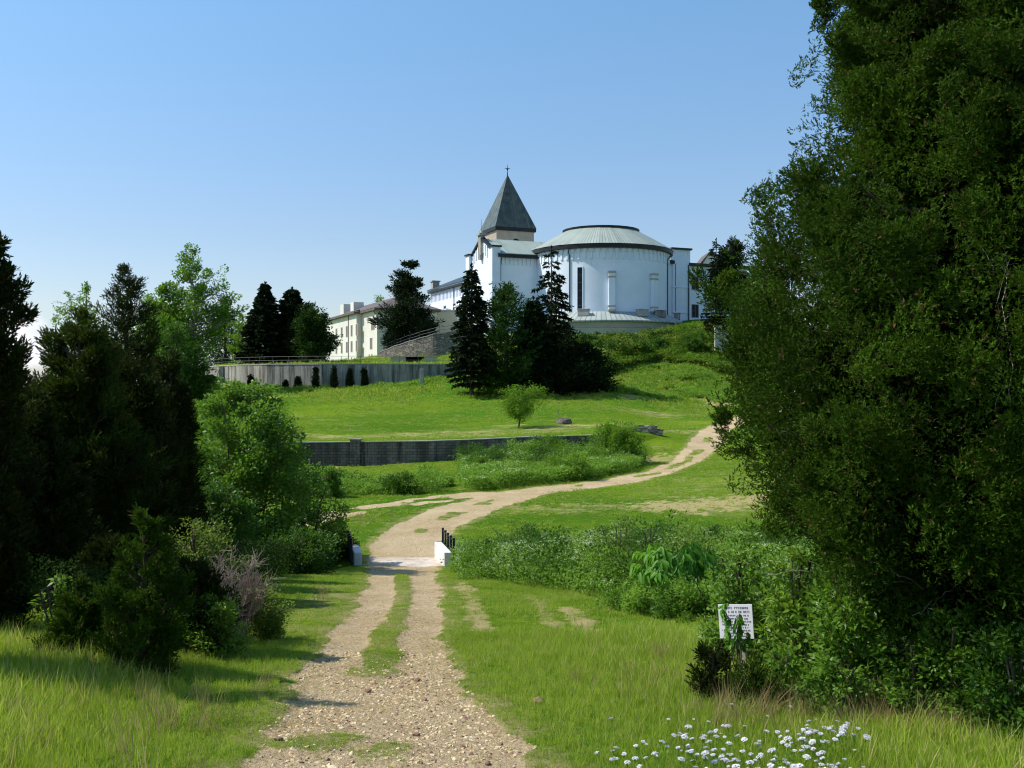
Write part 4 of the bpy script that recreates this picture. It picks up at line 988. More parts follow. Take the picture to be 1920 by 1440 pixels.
# pine by the dormitory
clumpy('pine_tree',766,188,486,37,21,'dark pine with irregular rounded tufts standing before the dormitory end wall','pine',mat='pine',kind='needle',ncl=150,cs=.25,ns=60,leaf=(.42,.19),
       prof=[(0,.55),(.12,.95),(.35,1.05),(.55,.75),(.62,.42),(.72,.62),(.8,.35),(.88,.32),(1,.1)],cb=.05,k=4,up=.35,flat=.5,lob=.35,trunk=.02)
clumpy('pine_shrub',744,187,612,22,22,'small dark conifer leaning at the foot of the pine','shrub',mat='pine',kind='needle',ncl=50,cs=.3,ns=40,leaf=(.36,.14),cb=.03,k=4)
g='dark conifers on the terrace left of the dormitory'
spruce('spruce_tree',497,176,530,52,31,'pointed dark spruce with ragged left edge, leftmost on the walled terrace',group=g,gap=.08,cb=.02,dens=2.4,droop=.12,power=.75,twig=.62,w=.22)
spruce('spruce_tree',548,178,541,50,32,'dense blunt topped dark spruce in the middle of the terrace group',group=g,gap=.05,cb=.02,dens=2.4,droop=.12,power=.55,twig=.62,w=.22)
clumpy('broadleaf_tree',590,172,574,33,33,'dark spreading tree beside the dormitory facade, right of the terrace spruces','tree',mat='spruce_green',kind='leaf',ncl=130,cs=.24,ns=110,leaf=(.42,.24),prof=[(0,.95),(.4,1),(.7,.8),(1,.2)],cb=.08,lob=.3)
clumpy('broadleaf_tree',575,175,572,30,34,'dark crown squeezed between blunt spruce and spreading tree','tree',mat='spruce',kind='needle',ncl=110,cs=.28,ns=36,leaf=(.36,.15),cb=.03,k=4)
clumpy('broadleaf_tree',455,182,590,24,35,'pale green small tree behind the left end of the curved wall','tree',mat='leaf_far',ncl=70,cs=.28,ns=80,leaf=(.34,.22),cb=.05)
clumpy('distant_tree',708,262,552,26,36,'small airy tree top showing above the dormitory roof','tree',mat='leaf_far',ncl=50,cs=.3,ns=60,leaf=(.5,.3),cb=.3,loc=(at(708,720,262)[0],262,2))
# right of the church
spruce('spruce_tree',1343,176,448,27,41,'narrow dark conifer with thin leader beside the east wing',gap=.1,cb=.02,dens=1.3,droop=.1,power=.5,topsparse=.3)
clumpy('broadleaf_tree',1372,196,440,26,42,'dark rounded tree behind the narrow conifer','tree',mat='spruce',kind='needle',ncl=110,cs=.28,ns=40,leaf=(.42,.2),cb=.05,k=4)
clumpy('broadleaf_tree',1420,170,500,60,43,'dark green tree mostly hidden behind the big cedar','tree',mat='spruce_green',kind='leaf',ncl=120,cs=.26,ns=90,leaf=(.4,.25),cb=.05)
# left wood, middle distance
g='trees of the wood left of the meadow'
clumpy('tall_broadleaf_tree',362,150,466,66,51,'tallest light green broadleaf tree with slim grey trunk, left of the curved wall','tree',g,mat='leaf_far',ncl=150,cs=.20,ns=105,leaf=(.40,.25),
       prof=[(0,.55),(.12,.95),(.35,1),(.55,.75),(.72,.62),(.8,.3),(.88,.34),(1,.16)],cb=.26,lob=.4,trunk=.022,limbs=.6,tmat='barklight',flat=.6)
clumpy('broadleaf_tree',302,146,536,56,52,'bushy light green tree just left of the tallest broadleaf','tree',g,mat='leaf_far',ncl=130,cs=.24,ns=110,leaf=(.42,.26),cb=.06,lob=.3)
clumpy('broadleaf_tree',422,192,566,32,53,'dark green tree between tallest broadleaf and the terrace','tree',g,mat='spruce_green',kind='leaf',ncl=110,cs=.26,ns=100,leaf=(.4,.24),cb=.02)
clumpy('broadleaf_tree',162,100,526,46,54,'loose grey green tree with a thin leafy top left of the dark cedar','tree',g,mat='leaf_far',ncl=90,cs=.22,ns=80,leaf=(.26,.16),cb=.2,lob=.4)
clumpy('bare_topped_tree',133,92,548,26,55,'small tree with a bare spindly dead top on the left skyline','tree',g,mat='leaf_far',ncl=40,cs=.25,ns=60,leaf=(.22,.13),cb=.3,limbs=.9,lob=.4,trunk=.012)
clumpy('cedar_tree',240,70,505,62,56,'tall dark cedar with a rounded peak in the left wood','cedar',g,mat='cedar',kind='cedar',ncl=260,cs=.2,ns=42,leaf=(.20,.06),prof=[(0,1),(.45,.95),(.7,.7),(.82,.5),(.9,.34),(1,.08)],cb=.04,k=5,up=.7)
clumpy('broadleaf_tree',365,120,645,32,57,'shaded green underwood tree below the tallest broadleaf','tree',g,mat='leaf_dark',ncl=100,cs=.28,ns=90,leaf=(.3,.18),cb=.02)
clumpy('broadleaf_tree',320,118,600,50,58,'dark green tree in front of the bushy light green one','tree',g,mat='leaf_dark',ncl=110,cs=.28,ns=90,leaf=(.3,.18),cb=.02)
# ======================= near cedars on the left
g='eastern red cedars crowding the left side'
CED=[(0,1),(.3,1),(.55,.85),(.75,.6),(.9,.33),(1,.06)]
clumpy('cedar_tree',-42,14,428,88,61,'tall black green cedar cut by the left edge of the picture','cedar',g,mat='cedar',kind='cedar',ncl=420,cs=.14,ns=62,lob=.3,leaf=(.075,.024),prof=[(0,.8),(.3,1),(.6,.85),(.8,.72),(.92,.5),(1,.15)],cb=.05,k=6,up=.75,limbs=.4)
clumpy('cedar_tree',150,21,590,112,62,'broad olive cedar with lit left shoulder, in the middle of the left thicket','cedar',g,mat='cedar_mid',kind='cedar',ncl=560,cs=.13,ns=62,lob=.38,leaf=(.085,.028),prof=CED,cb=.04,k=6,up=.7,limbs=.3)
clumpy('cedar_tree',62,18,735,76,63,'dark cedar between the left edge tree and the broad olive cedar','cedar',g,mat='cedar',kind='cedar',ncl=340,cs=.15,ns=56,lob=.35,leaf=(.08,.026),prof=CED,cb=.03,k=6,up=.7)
clumpy('cedar_tree',246,24,652,92,64,'shaded cedar right behind the broad olive one','cedar',g,mat='cedar',kind='cedar',ncl=420,cs=.15,ns=58,lob=.35,leaf=(.095,.03),prof=CED,cb=.03,k=6,up=.7)
clumpy('cedar_tree',318,27,662,56,65,'narrow cedar at the right edge of the left thicket behind the leafy tree','cedar',g,mat='cedar',kind='cedar',ncl=260,cs=.2,ns=60,leaf=(.10,.032),prof=CED,cb=.03,k=6,up=.7)
clumpy('cedar_tree',-330,10.9,150,120,60,'cedar just outside the left edge that throws its shadow over the track','cedar',g,mat='cedar',kind='cedar',ncl=160,cs=.2,ns=40,leaf=(.09,.03),prof=CED,cb=.05,k=5,up=.7)
g='young cedars at the front of the left thicket'
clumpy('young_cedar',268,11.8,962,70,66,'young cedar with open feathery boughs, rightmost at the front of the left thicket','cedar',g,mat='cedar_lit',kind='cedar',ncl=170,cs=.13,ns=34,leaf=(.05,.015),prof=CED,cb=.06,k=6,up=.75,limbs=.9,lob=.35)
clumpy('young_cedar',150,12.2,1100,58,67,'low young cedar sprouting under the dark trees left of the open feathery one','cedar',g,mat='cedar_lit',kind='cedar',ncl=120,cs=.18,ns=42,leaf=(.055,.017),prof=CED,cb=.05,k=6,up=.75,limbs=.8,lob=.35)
clumpy('young_cedar',362,13.6,1060,62,68,'dark young cedar between the feathery cedar and the lime shrub','cedar',g,mat='cedar',kind='cedar',ncl=130,cs=.2,ns=46,leaf=(.06,.019),prof=CED,cb=.03,k=6,up=.7,limbs=.6)
clumpy('young_cedar',208,16,1010,60,69,'shaded young cedar in the dark gap behind the front row','cedar',g,mat='cedar',kind='cedar',ncl=160,cs=.2,ns=50,leaf=(.065,.02),prof=CED,cb=.03,k=6,up=.7,limbs=.5)
# ======================= leafy thicket towards the creek
SH=[(0,.75),(.3,1),(.6,.95),(.85,.65),(1,.25)]
clumpy('leafy_tree',462,37,722,112,71,'large leafy green tree with glossy sunlit leaves above the creek, left of the bridge','tree',mat='leaf',ncl=230,cs=.18,ns=170,leaf=(.17,.09),prof=SH,cb=.12,lob=.3,limbs=.5,stems=4,flat=.6,trunk=.012)
clumpy('leafy_shrub',572,40,868,50,72,'mid sized shrub leaning from the leafy tree toward the dirt road','shrub',mat='leaf',ncl=90,cs=.24,ns=120,leaf=(.13,.075),prof=SH,cb=.05,lob=.35,limbs=.6,stems=3)
clumpy('dark_bush',628,41.5,985,30,73,'dark green bush beside the left end of the bridge','bush',mat='leaf_dark',ncl=70,cs=.3,ns=110,leaf=(.10,.06),prof=SH,cb=.02,stems=4)
clumpy('dark_bush',560,33,1000,60,74,'deep shaded bush below the leaning shrub','bush',mat='leaf_dark',ncl=90,cs=.28,ns=120,leaf=(.10,.06),prof=SH,cb=.02,stems=4)
clumpy('dark_bush',405,30,905,70,75,'shaded bush under the leafy tree next to the cedars','bush',mat='leaf_dark',ncl=110,cs=.26,ns=120,leaf=(.11,.065),prof=SH,cb=.02,stems=4)
clumpy('leafy_shrub',372,19.5,985,72,76,'olive shrub with upright sprigs in front of the cedars, above the dead brush','shrub',mat='vine',ncl=90,cs=.24,ns=95,leaf=(.06,.035),prof=SH,cb=.05,lob=.3,stems=4,limbs=.7)
clumpy('lime_shrub',400,13.4,1120,50,77,'lime green small leaved shrub below the dead brush','shrub',mat='leaf_lime',ncl=60,cs=.26,ns=80,leaf=(.055,.03),prof=SH,cb=.12,stems=4,limbs=.7,lob=.35)
clumpy('leafy_shrub',482,15.4,1105,48,78,'dark olive shrub right of the lime green one at the grass edge','shrub',mat='vine',ncl=90,cs=.26,ns=90,leaf=(.05,.028),prof=SH,cb=.03,stems=4,limbs=.6)
clumpy('lime_shrub',120,12.6,1085,40,79,'bright sprigs of broad leaves hanging in front of the black cedars','shrub',mat='leaf_lime',ncl=16,cs=.3,ns=14,leaf=(.09,.045),prof=SH,cb=.35,stems=2,limbs=1,trunk=.008)
def dead_brush(px,D,top,hw,seed,label):
    rng=rngof(seed);loc=base(px,D);H=(720-top)/F*D-loc[2];R=hw/F*D;root=empty('dead_brush',loc,label,'brush')
    segs=[];tw=[]
    for i in range(34):
        th=rng.uniform(0,6.28);r=R*rng.uniform(.2,1)**.6;e=np.array([np.cos(th)*r,np.sin(th)*r*.7,H*rng.uniform(.7,1)*(1-.35*(r/R)**2)])
        p=bend((np.cos(th)*.15*R,np.sin(th)*.15*R,0),e,.03,rng,8,.02);segs.append((p,np.linspace(.014,.004,8)))
        for j in range(26):
            t=rng.uniform(.4,1);a=np.array([np.interp(t,np.linspace(0,1,8),p[:,q]) for q in range(3)])
            d=nrm(e/np.linalg.norm(e)*.8+rng.normal(size=3)*.55)*rng.uniform(.15,.5)*H*.45
            tw.append((bend(a,a+d,.04,rng,4,.05),np.linspace(.0045,.002,4)))
    tubeobj('stems',segs,M['twig'],root,4);tubeobj('twigs',tw,M['twig'],root,3)
dead_brush(440,14.8,1018,68,81,'dead grey pink brush of bare twigs between the left shrubs')
# ======================= shrubs by the block wall and road
clumpy('round_bush',1158,82,798,46,91,'large dense bright green round bush above the bend of the dirt road','bush',mat='leaf_far',ncl=120,cs=.26,ns=130,leaf=(.20,.09),prof=SH,cb=.02,stems=5,kind='leaf')
clumpy('round_bush',748,62,893,30,92,'dark round bush beside the left branch of the dirt road','bush',mat='leaf_dark',ncl=80,cs=.3,ns=90,leaf=(.13,.08),prof=SH,cb=.02,stems=4)
for k,(px,D,top,hw,mt,lb) in enumerate([(655,66,895,34,'leaf_dark','low dark hedge bush left of the dark round bush below the block wall'),(620,60,880,22,'leaf','small bright bush at the far left below the block wall'),
      (828,66,892,24,'weed','pale grey green bush by the road right of the dark round bush'),(900,74,858,24,'leaf','upright green bush at the left end of the scrub below the block wall'),
      (925,80,848,16,'leaf','slim leafy sapling touching the block wall'),(1000,72,880,30,'leaf','green bush in the middle of the scrub before the block wall'),(1060,74,862,40,'weed','pale bush in the scrub left of the large round bush'),
      (940,70,880,28,'leaf_dark','darker bush in the scrub behind the road'),(1090,80,838,40,'leaf','leafy bush climbing the right end of the block wall'),(1130,74,872,34,'weed','pale bush at the foot of the large round bush'),(1030,84,822,34,'leaf_dark','dark creeper mound spilling over the block wall')]):
    clumpy('scrub_bush',px,D,top,hw,100+k,lb,'bush','scrub along the block wall',mat=mt,ncl=60,cs=.3,ns=75,leaf=(.15,.085),prof=SH,cb=.02,stems=4)
# small tree on the meadow
clumpy('small_tree',972,100,724,38,111,'small round crowned bright green tree standing alone on the meadow','tree',mat='leaf_far',ncl=75,cs=.27,ns=85,leaf=(.18,.11),prof=[(0,.5),(.2,.9),(.5,1),(.8,.75),(1,.3)],cb=.30,lob=.25,trunk=.022,limbs=.6,lean=(.13,0))
# columnar junipers against the curved wall
for k,(px,D,top,hw) in enumerate([(470,160,706,4),(559,154.5,708,5),(592,153,688,5),(626,152.5,690,5.5),(656,152.2,692,5.5),(683,152.4,692,5.5),(535,155,716,3)]):
    clumpy('columnar_juniper',px,D-1.3,top,hw,120+k,['stunted dark juniper near the left end of the curved wall','short dark juniper, second from the left against the curved wall','ivy wrapped dark juniper with pale leaves against the curved wall','tall pointed dark juniper right of the ivy wrapped one','tall dark juniper in the middle of the three right ones','rightmost dark juniper against the curved wall','tiny dark juniper left of the short one'][k],
       'juniper','columnar junipers along the curved wall',mat='spruce',kind='needle',ncl=40,cs=.55,ns=34,leaf=(.22,.12),prof=[(0,.8),(.25,1),(.6,.65),(.85,.3),(1,.05)],cb=.02,k=3,shell=(.05,.55),up=.9)
# ======================= the great cedar on the right
def envelope_prof(): return [(0,.2),(.06,.42),(.1,.60),(.145,.84),(.2,.99),(.285,1.07),(.36,1.04),(.40,.99),(.44,.92),(.485,.85),(.557,.70),(.64,.59),(.72,.52),(.86,.42),(.95,.28),(1,.05)]
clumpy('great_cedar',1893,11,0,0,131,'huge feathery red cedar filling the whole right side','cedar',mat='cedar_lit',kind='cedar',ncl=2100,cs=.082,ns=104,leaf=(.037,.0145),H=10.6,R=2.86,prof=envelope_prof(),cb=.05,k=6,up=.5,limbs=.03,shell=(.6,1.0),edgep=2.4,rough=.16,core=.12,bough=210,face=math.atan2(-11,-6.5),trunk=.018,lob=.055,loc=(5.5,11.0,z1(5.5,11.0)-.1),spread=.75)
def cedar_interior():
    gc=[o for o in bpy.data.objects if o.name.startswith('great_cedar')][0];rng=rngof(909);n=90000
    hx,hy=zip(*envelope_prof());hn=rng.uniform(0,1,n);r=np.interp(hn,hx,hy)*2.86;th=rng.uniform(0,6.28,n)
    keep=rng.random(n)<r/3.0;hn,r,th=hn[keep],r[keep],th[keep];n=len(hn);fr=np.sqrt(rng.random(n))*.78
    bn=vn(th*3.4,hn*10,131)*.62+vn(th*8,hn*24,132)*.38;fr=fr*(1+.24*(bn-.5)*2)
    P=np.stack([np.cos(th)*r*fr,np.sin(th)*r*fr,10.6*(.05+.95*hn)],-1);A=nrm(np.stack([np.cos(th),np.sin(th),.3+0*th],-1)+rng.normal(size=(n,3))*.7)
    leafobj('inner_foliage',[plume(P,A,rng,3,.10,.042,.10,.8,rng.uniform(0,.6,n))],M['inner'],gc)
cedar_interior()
def mounds(name,label,group,spots,seed):
    for k,(px,D,w,h,mt,lf) in enumerate(spots):
        x=(px-960)/F*D;clumpy(name,px,D,0,0,seed+k,label,'shrub',group,mat=mt,ncl=int(26+14*((k*7)%3)),cs=.30,ns=100,leaf=lf,prof=SH,cb=.0,stems=3,lob=.3,limbs=.25,loc=(x,D,z1(x,D)-.1),H=h,R=w,trunk=.02,asp=.9)
r_=rngof(41);sp_=[]
while len(sp_)<60:
    px=r_.uniform(1085,1350);D=r_.uniform(156,176+7*(px>1200));lo=np.interp(px,[1060,1110,1180,1240,1300,1345],[154,156,163,168,164,161])
    if D<lo: continue
    sp_.append((px,D,r_.uniform(1.5,3.0),r_.uniform(2.0,3.9)*(.5 if D>170 and px<1290 else 1)*(.6 if D>177 else 1),('vine','vine','leaf_dark','spruce_green')[int(r_.integers(4))] if px<1250 else ('leaf_far','vine','leaf_dark')[int(r_.integers(3))],(.30,.19)))
mounds('vine_mound','rounded mound of vines and brush on the steep bank below the apse','vine mounds on the bank',sp_,1000)
r_=rngof(42);sp_=[]
for i in range(40):
    x_=r_.uniform(-.6,8.5);y_=r_.uniform(float(np.interp(x_,[-2.6,-1.9,-.9,.7,2.3,4.3,9,14],[38,36,30.5,25.5,22.6,23,23,24]))+.9,43);sp_.append((960+F*x_/y_,y_,r_.uniform(.6,1.25),r_.uniform(1.0,1.9)*(.8 if y_>39 else 1),('weed','leaf','leaf_dark','weed','vine')[i%5],(.085,.042)))
mounds('weed_clump','bushy weed clump on the creek bank right of the bridge','weed clumps on the creek bank',sp_,1100)
mounds('weed_clump','low leafy weed clump under the arching long leaved shrub','weed clumps under the arching shrub',[(1222,20.4,.55,.6,'weed',(.08,.04)),(1262,19.8,.6,.62,'leaf_dark',(.08,.04)),(1302,19.6,.6,.7,'weed',(.08,.04)),(1340,19.4,.7,.9,'leaf',(.08,.04)),(1180,21.2,.5,.55,'leaf',(.08,.04))],1180)
r_=rngof(43);sp_=[]
for i in range(20):
    px=r_.uniform(880,1200);D=r_.uniform(68,84);d_,h_=polyd(ROAD,np.array([(px-960)/F*D]),np.array([D]))
    if d_[0]>0 or -d_[0]<h_[0]+1.2: continue
    sp_.append((px,D,r_.uniform(.9,1.8),r_.uniform(1.0,2.2),('weed','leaf_far','leaf_dark','leaf')[i%4],(.14,.08)))
mounds('scrub_mound','leafy scrub mound between the dirt road and the block wall','scrub mounds below the block wall',sp_,1200)
def bare_twigs():
    rng=rngof(5);segs=[]
    for i in range(60):
        th=rng.uniform(2.6,5.0);r=rng.uniform(1.2,2.5);h=rng.uniform(1.2,4.6)-3.4
        a=np.array([5.5+np.cos(th)*r,11+np.sin(th)*r,h]);d=np.array([np.cos(th)*.6,np.sin(th)*.6,rng.normal()*.35])*rng.uniform(.3,.8)
        segs.append((bend(a-d*.6,a+d,.06,rng,6,.02),np.linspace(.0045,.001,6)))
        for j in range(3):
            t=rng.uniform(0,1);b=a+d*t;segs.append((bend(b,b+rng.normal(size=3)*.12+d*.3,.04,rng,4,.03),np.linspace(.003,.001,4)))
    gc=[o for o in bpy.data.objects if o.name.startswith('great_cedar')][0]
    V,Q=tubes(segs,4);V=V-np.array(gc.location);link('dead_twigs',fast_mesh('dead_twigs',V,Q,smooth=True),M['barklight'],gc)
bare_twigs()
# ======================= leafy shrubs below the cedar
g='leafy shrubs under the great cedar'
for k,(px,D,top,hw,mt,n,lf,lb) in enumerate([(1600,10.4,1062,92,'leaf',130,(.085,.044),'tangle of glossy leafy shoots under the great cedar, right of the sign'),(1500,11.2,1030,60,'leaf_lime',60,(.10,.045),'upright shoots of lime leaves rising before the cedar'),
     (1398,13.2,1032,58,'leaf',95,(.075,.04),'dense leafy shrub just behind the white sign'),(1700,9.8,1185,70,'leaf_dark',70,(.065,.034),'shaded leafy shrub at the foot of the great cedar'),(1470,10.4,1215,46,'leaf',46,(.06,.03),'low leafy sprawl right of the sign post'),(1560,9.8,1235,56,'leaf',60,(.055,.03),'low bramble with small leaves between the sign and dry stalks')]):
    clumpy('leafy_shrub',px,D,top,hw,140+k,lb,'shrub',g,mat=mt,ncl=n,cs=.26,ns=42,leaf=lf,prof=SH,cb=.06,stems=5,limbs=.7,lob=.4,trunk=.009)
for k,(px,D,top,hw,mt,lb) in enumerate([(1790,9.6,1150,90,'leaf','dark underwood shrub hiding the foot of the great cedar trunk'),(1890,9.0,1180,80,'leaf_dark','black green shrub in the lower right corner under the great cedar'),(1850,12.5,1040,120,'leaf_dark','dark shrub in deep shade behind the great cedar trunk'),(1660,11.4,1060,80,'leaf','shaded shrub behind the glossy leafy tangle')]):
    clumpy('shade_shrub',px,D,top,hw,170+k,lb,'shrub',g,mat=mt,ncl=90,cs=.26,ns=60,leaf=(.06,.034),prof=SH,cb=.03,stems=5,limbs=.5,lob=.3,trunk=.009)
clumpy('cedar_sapling',1335,10.7,1215,30,151,'small dark cedar sapling with spiky branches in front of the sign','cedar',mat='cedar',kind='cedar',ncl=42,cs=.2,ns=26,leaf=(.05,.014),prof=[(0,.8),(.4,1),(.8,.8),(1,.4)],cb=.12,k=6,up=.8,limbs=1,lob=.4,trunk=.014)
clumpy('cedar_sapling',1412,10.2,1245,36,152,'brownish low cedar sapling under the sign','cedar',mat='cedar_lit',kind='cedar',ncl=42,cs=.24,ns=24,leaf=(.045,.013),prof=SH,cb=.05,k=6,up=.8,limbs=1,lob=.4,trunk=.012)
def bigleaf(px,D,top,hw,seed,label,nb=26,LL=.21,drop=1.0,spread=0):
    """arching shoots hung with long drooping leaves"""
    rng=rngof(seed);loc=base(px,D);H=(720-top)/F*D-loc[2];R=hw/F*D;root=empty('drooping_leaf_shrub',loc,label,'shrub')
    segs=[];P=[];A=[];Nn=[]
    for i in range(nb):
        th=rng.uniform(0,6.28);r=R*rng.uniform(.35,.95);e=np.array([np.cos(th)*r,np.sin(th)*r,H*rng.uniform(.55,.97)])
        p=bend((np.cos(th)*.3*R+spread*R,np.sin(th)*.3*R,0),e,.22,rng,8,.02);segs.append((p,np.linspace(.009,.003,8)))
        for t in np.arange(.45,1.01,.035):
            a=np.array([np.interp(t,np.linspace(0,1,8),p[:,q]) for q in range(3)])
            out=np.array([np.cos(th),np.sin(th),0]);sd_=np.array([-np.sin(th),np.cos(th),0])*rng.choice([-1,1])
            P.append(a);A.append(out*.5+sd_*.6+np.array([0,0,-.85*drop])+rng.normal(size=3)*.2);Nn.append(out*.7+np.array([0,0,.9])+rng.normal(size=3)*.15)
    P=np.array(P);A=nrm(np.array(A));Nn=np.array(Nn);n=len(P);v=rng.uniform(.25,.9,n)
    # two joined kites: inner half rises, outer half droops
    L1=LL*rng.uniform(.7,1.2,n)[:,None];S=nrm(np.cross(A,Nn));U=np.cross(S,A);W=L1*.30
    b0=P;m1=P+A*L1*.35+U*L1*.12;tip=P+A*L1-U*L1*.06;m2=P+A*L1*.68+U*L1*.07
    V=np.stack([b0,m1+S*W*.5+U*.012,m2+S*W*.40+U*.01,tip,m2-S*W*.40+U*.01,m1-S*W*.5+U*.012,m1-U*.006,m2-U*.006],1).reshape(-1,3)
    i=np.arange(n)[:,None]*8
    Q=np.concatenate([i+np.array([[0,1,2,7]]),i+np.array([[0,7,4,5]]),i+np.array([[7,2,3,4]])]);
    root_=link('leaves',fast_mesh('leaves',V,Q,attrs={'v':np.repeat(v,8)}),M['leaf_lime2'],root);tubeobj('stems',segs,M['bark'],root,5)
M['leaf_lime2']=foliage('long_leaf_green',(.05,.17,.012),(.14,.34,.025),.45,.45,.3)
bigleaf(1258,21,1012,86,161,'arching shrub hung with long drooping bright leaves before the weed bank',60,.27,1.1,.55)
bigleaf(1376,11.45,1118,26,162,'shoot with long dark drooping leaves hanging over the white sign',9,.10)
# dark mass behind the arching shrub
clumpy('dark_bush',1290,23.5,1035,75,163,'dark bush behind the arching long leaved shrub','bush',mat='leaf_dark',ncl=80,cs=.28,ns=80,leaf=(.07,.04),prof=SH,cb=.02,stems=4)
# ======================= sign
def sign():
    x,y,_=at(1388,0,11.9);zg=z1(x,y);root=empty('posted_sign',(x,y,zg),'weathered white square notice board with rows of small print on a wooden post','sign',rz=math.radians(-24))
    zc=-(1168-720)/F*11.9-zg
    mb=MB();mb.box(-.035,.035,.0,.07,-.3,zc+.12);o=mb.build('post',M['barklight'],root,bevel=.004);o.location=(.05,.012,0)
    mb=MB();mb.box(-.205,.205,-.012,.0,zc-.2,zc+.205);mb.build('board',surface('sign_paint',(.85,.82,.84),(.76,.72,.74),5,.6,spots=((.55,.50,.46),9,.66)),root,bevel=.003)
    rnd=random.Random(8);mb=MB()
    rows=[(.165,.030,.30),(.12,.030,.33),(.075,.022,.34),(.038,.022,.31),(.003,.022,.34),(-.032,.022,.33),(-.067,.022,.30),(-.10,.022,.34),(-.135,.022,.28),(-.168,.018,.2)]
    for zc_,h,wd in rows:
        x0=-wd/2
        while x0<wd/2:
            ww=h*rnd.uniform(.35,.62)
            if rnd.random()<.16: x0+=h*.6;continue
            z0=zc+zc_-h/2;t=h*.2
            mb.box(x0,x0+t,-.0145,-.0122,z0,z0+h*.8)
            if rnd.random()<.7: mb.box(x0+t,x0+ww,-.0145,-.0122,z0+(h*.3 if rnd.random()<.5 else h*.62),z0+(h*.3 if rnd.random()<.0 else h*.62)+t*.8)
            if rnd.random()<.5: mb.box(x0+ww-t,x0+ww,-.0142,-.0122,z0,z0+h*.6)
            x0+=ww+h*.22
    o=mb.build('lettering',surface('faded_print',(.16,.12,.14),(.22,.17,.18),9,.8),root);o['kind']='stuff'
sign()
for o_ in bpy.data.objects:
    if o_.name=='posted_sign': o_.rotation_euler=(math.radians(-6),math.radians(-5),math.radians(-24))
# ======================= ground cover masses
def thicket(name,label,regionf,box,n,hf,leaf,mat,seed,flower=0,lift=.25,fl=(.03,.03)):
    """leaves scattered through a lumpy layer that follows the ground"""
    rng=rngof(seed);x=rng.uniform(box[0],box[1],n*3);y=rng.uniform(box[2],box[3],n*3)
    m=regionf(x,y)>rng.random(n*3);x=x[m][:n];y=y[m][:n];n=len(x)
    H=hf(x,y);e=.15
    zg=Z(x,y,False)
    gx=(hf(x+e,y)-H)/e;gy=(hf(x,y+e)-H)/e
    Nn=nrm(np.stack([-gx,-gy,np.ones(n)],-1))
    d=rng.random(n)**1.8
    P=np.stack([x,y,zg+H*(1-d*.85)+rng.normal(size=n)*.04],-1)
    v=np.clip(.5+.25*(fbm(x*1.3,y*1.3,seed)-.5)*2+rng.normal(size=n)*.15,0,.9)
    A=Nn*.5+rng.normal(size=(n,3))*.7
    parts=[diamonds(P,A,leaf[0]*rng.uniform(.6,1.3,n),leaf[1]*rng.uniform(.6,1.3,n),rng,v,Nn+rng.normal(size=(n,3))*.5)]
    o=leafobj(name,parts,M[mat]);tag(o,label,None,None,'stuff')
    if flower:
        q=rng.random(n)<flower*ss(.45,.62,fbm(x*.5,y*.5,seed+3));q&=(d<.12)
        PP=P[q]+np.array([0,0,.05]);k=4;PP=np.repeat(PP,k,0)+rng.normal(size=(len(PP)*k,3))*fl[0]*np.array([1.2,1.2,.35])
        D_=np.stack([rng.normal(size=len(PP)),rng.normal(size=len(PP)),.1*rng.normal(size=len(PP))],-1)
        o=leafobj('lace_flowers',[diamonds(PP,D_,fl[0]*1.6,fl[1]*1.3,rng,rng.uniform(0,1,len(PP)),np.tile([0,-.4,1.],(len(PP),1)))],M['lace']);tag(o,'pale lacy flower heads scattered over the '+name.replace('_',' '),None,None,'stuff')
def lump(sx,s,a,b,p=1.5): return lambda x,y:a+b*(np.abs(fbm(x*sx,y*sx,s,4)*2-.55)**p)
# weed bank right of the bridge, both sides of the creek
LOW=lambda x:np.interp(x,[-2.6,-1.9,-.9,.7,2.3,4.3,9,14],[38,36,30.5,25.5,22.6,23,23,24])
def reg_weeds(x,y):
    yc=37.5+.02*x
    lo=LOW(x)+1.3*(fbm(x*.5,y*.3,4)-.5)   # near edge comes forward on the right
    hi=43.2+1.8*ss(-2,4,x)+1.6*(fbm(x*.3,y*.4,6)-.5)
    left=ss(-2.55,-2.05,x-.0*(y-38))
    return ss(-.6,.9,y-lo+1.0*(fbm(x*1.6,y*1.2,44)-.5))*(1-ss(-.4,.5,y-hi))*left*(x<16)
hfw=lambda x,y:(.12+.85*dome(x*.6,y*.4,21)*(.3+1.4*fbm(x*.3,y*.3,25,2))+.5*dome(x*1.9,y*1.5,22)+.7*fbm(x*.35,y*.35,24,2))*.80*(.45+.55*ss(0,1.8,y-LOW(x)))*(.6+.4*ss(-2.2,.5,x))*(1-.35*ss(36,42,y))*.86
thicket('weed_bank','dense leafy weeds with pale flowers filling the creek bank right of the bridge',reg_weeds,(-2.6,14,21.5,46),260000,hfw,(.085,.045),'weed',301,flower=.34,fl=(.023,.017))
thicket('weed_bank_dark','darker nettle like growth patched through the weed bank',lambda x,y:reg_weeds(x,y)*ss(.57,.64,fbm(x*.28,y*.22,92)+.03*ss(0,4,x)),(-2.2,14,21.5,46),80000,lambda x,y:hfw(x,y)*1.12+.12,(.10,.05),'leaf_dark',311)
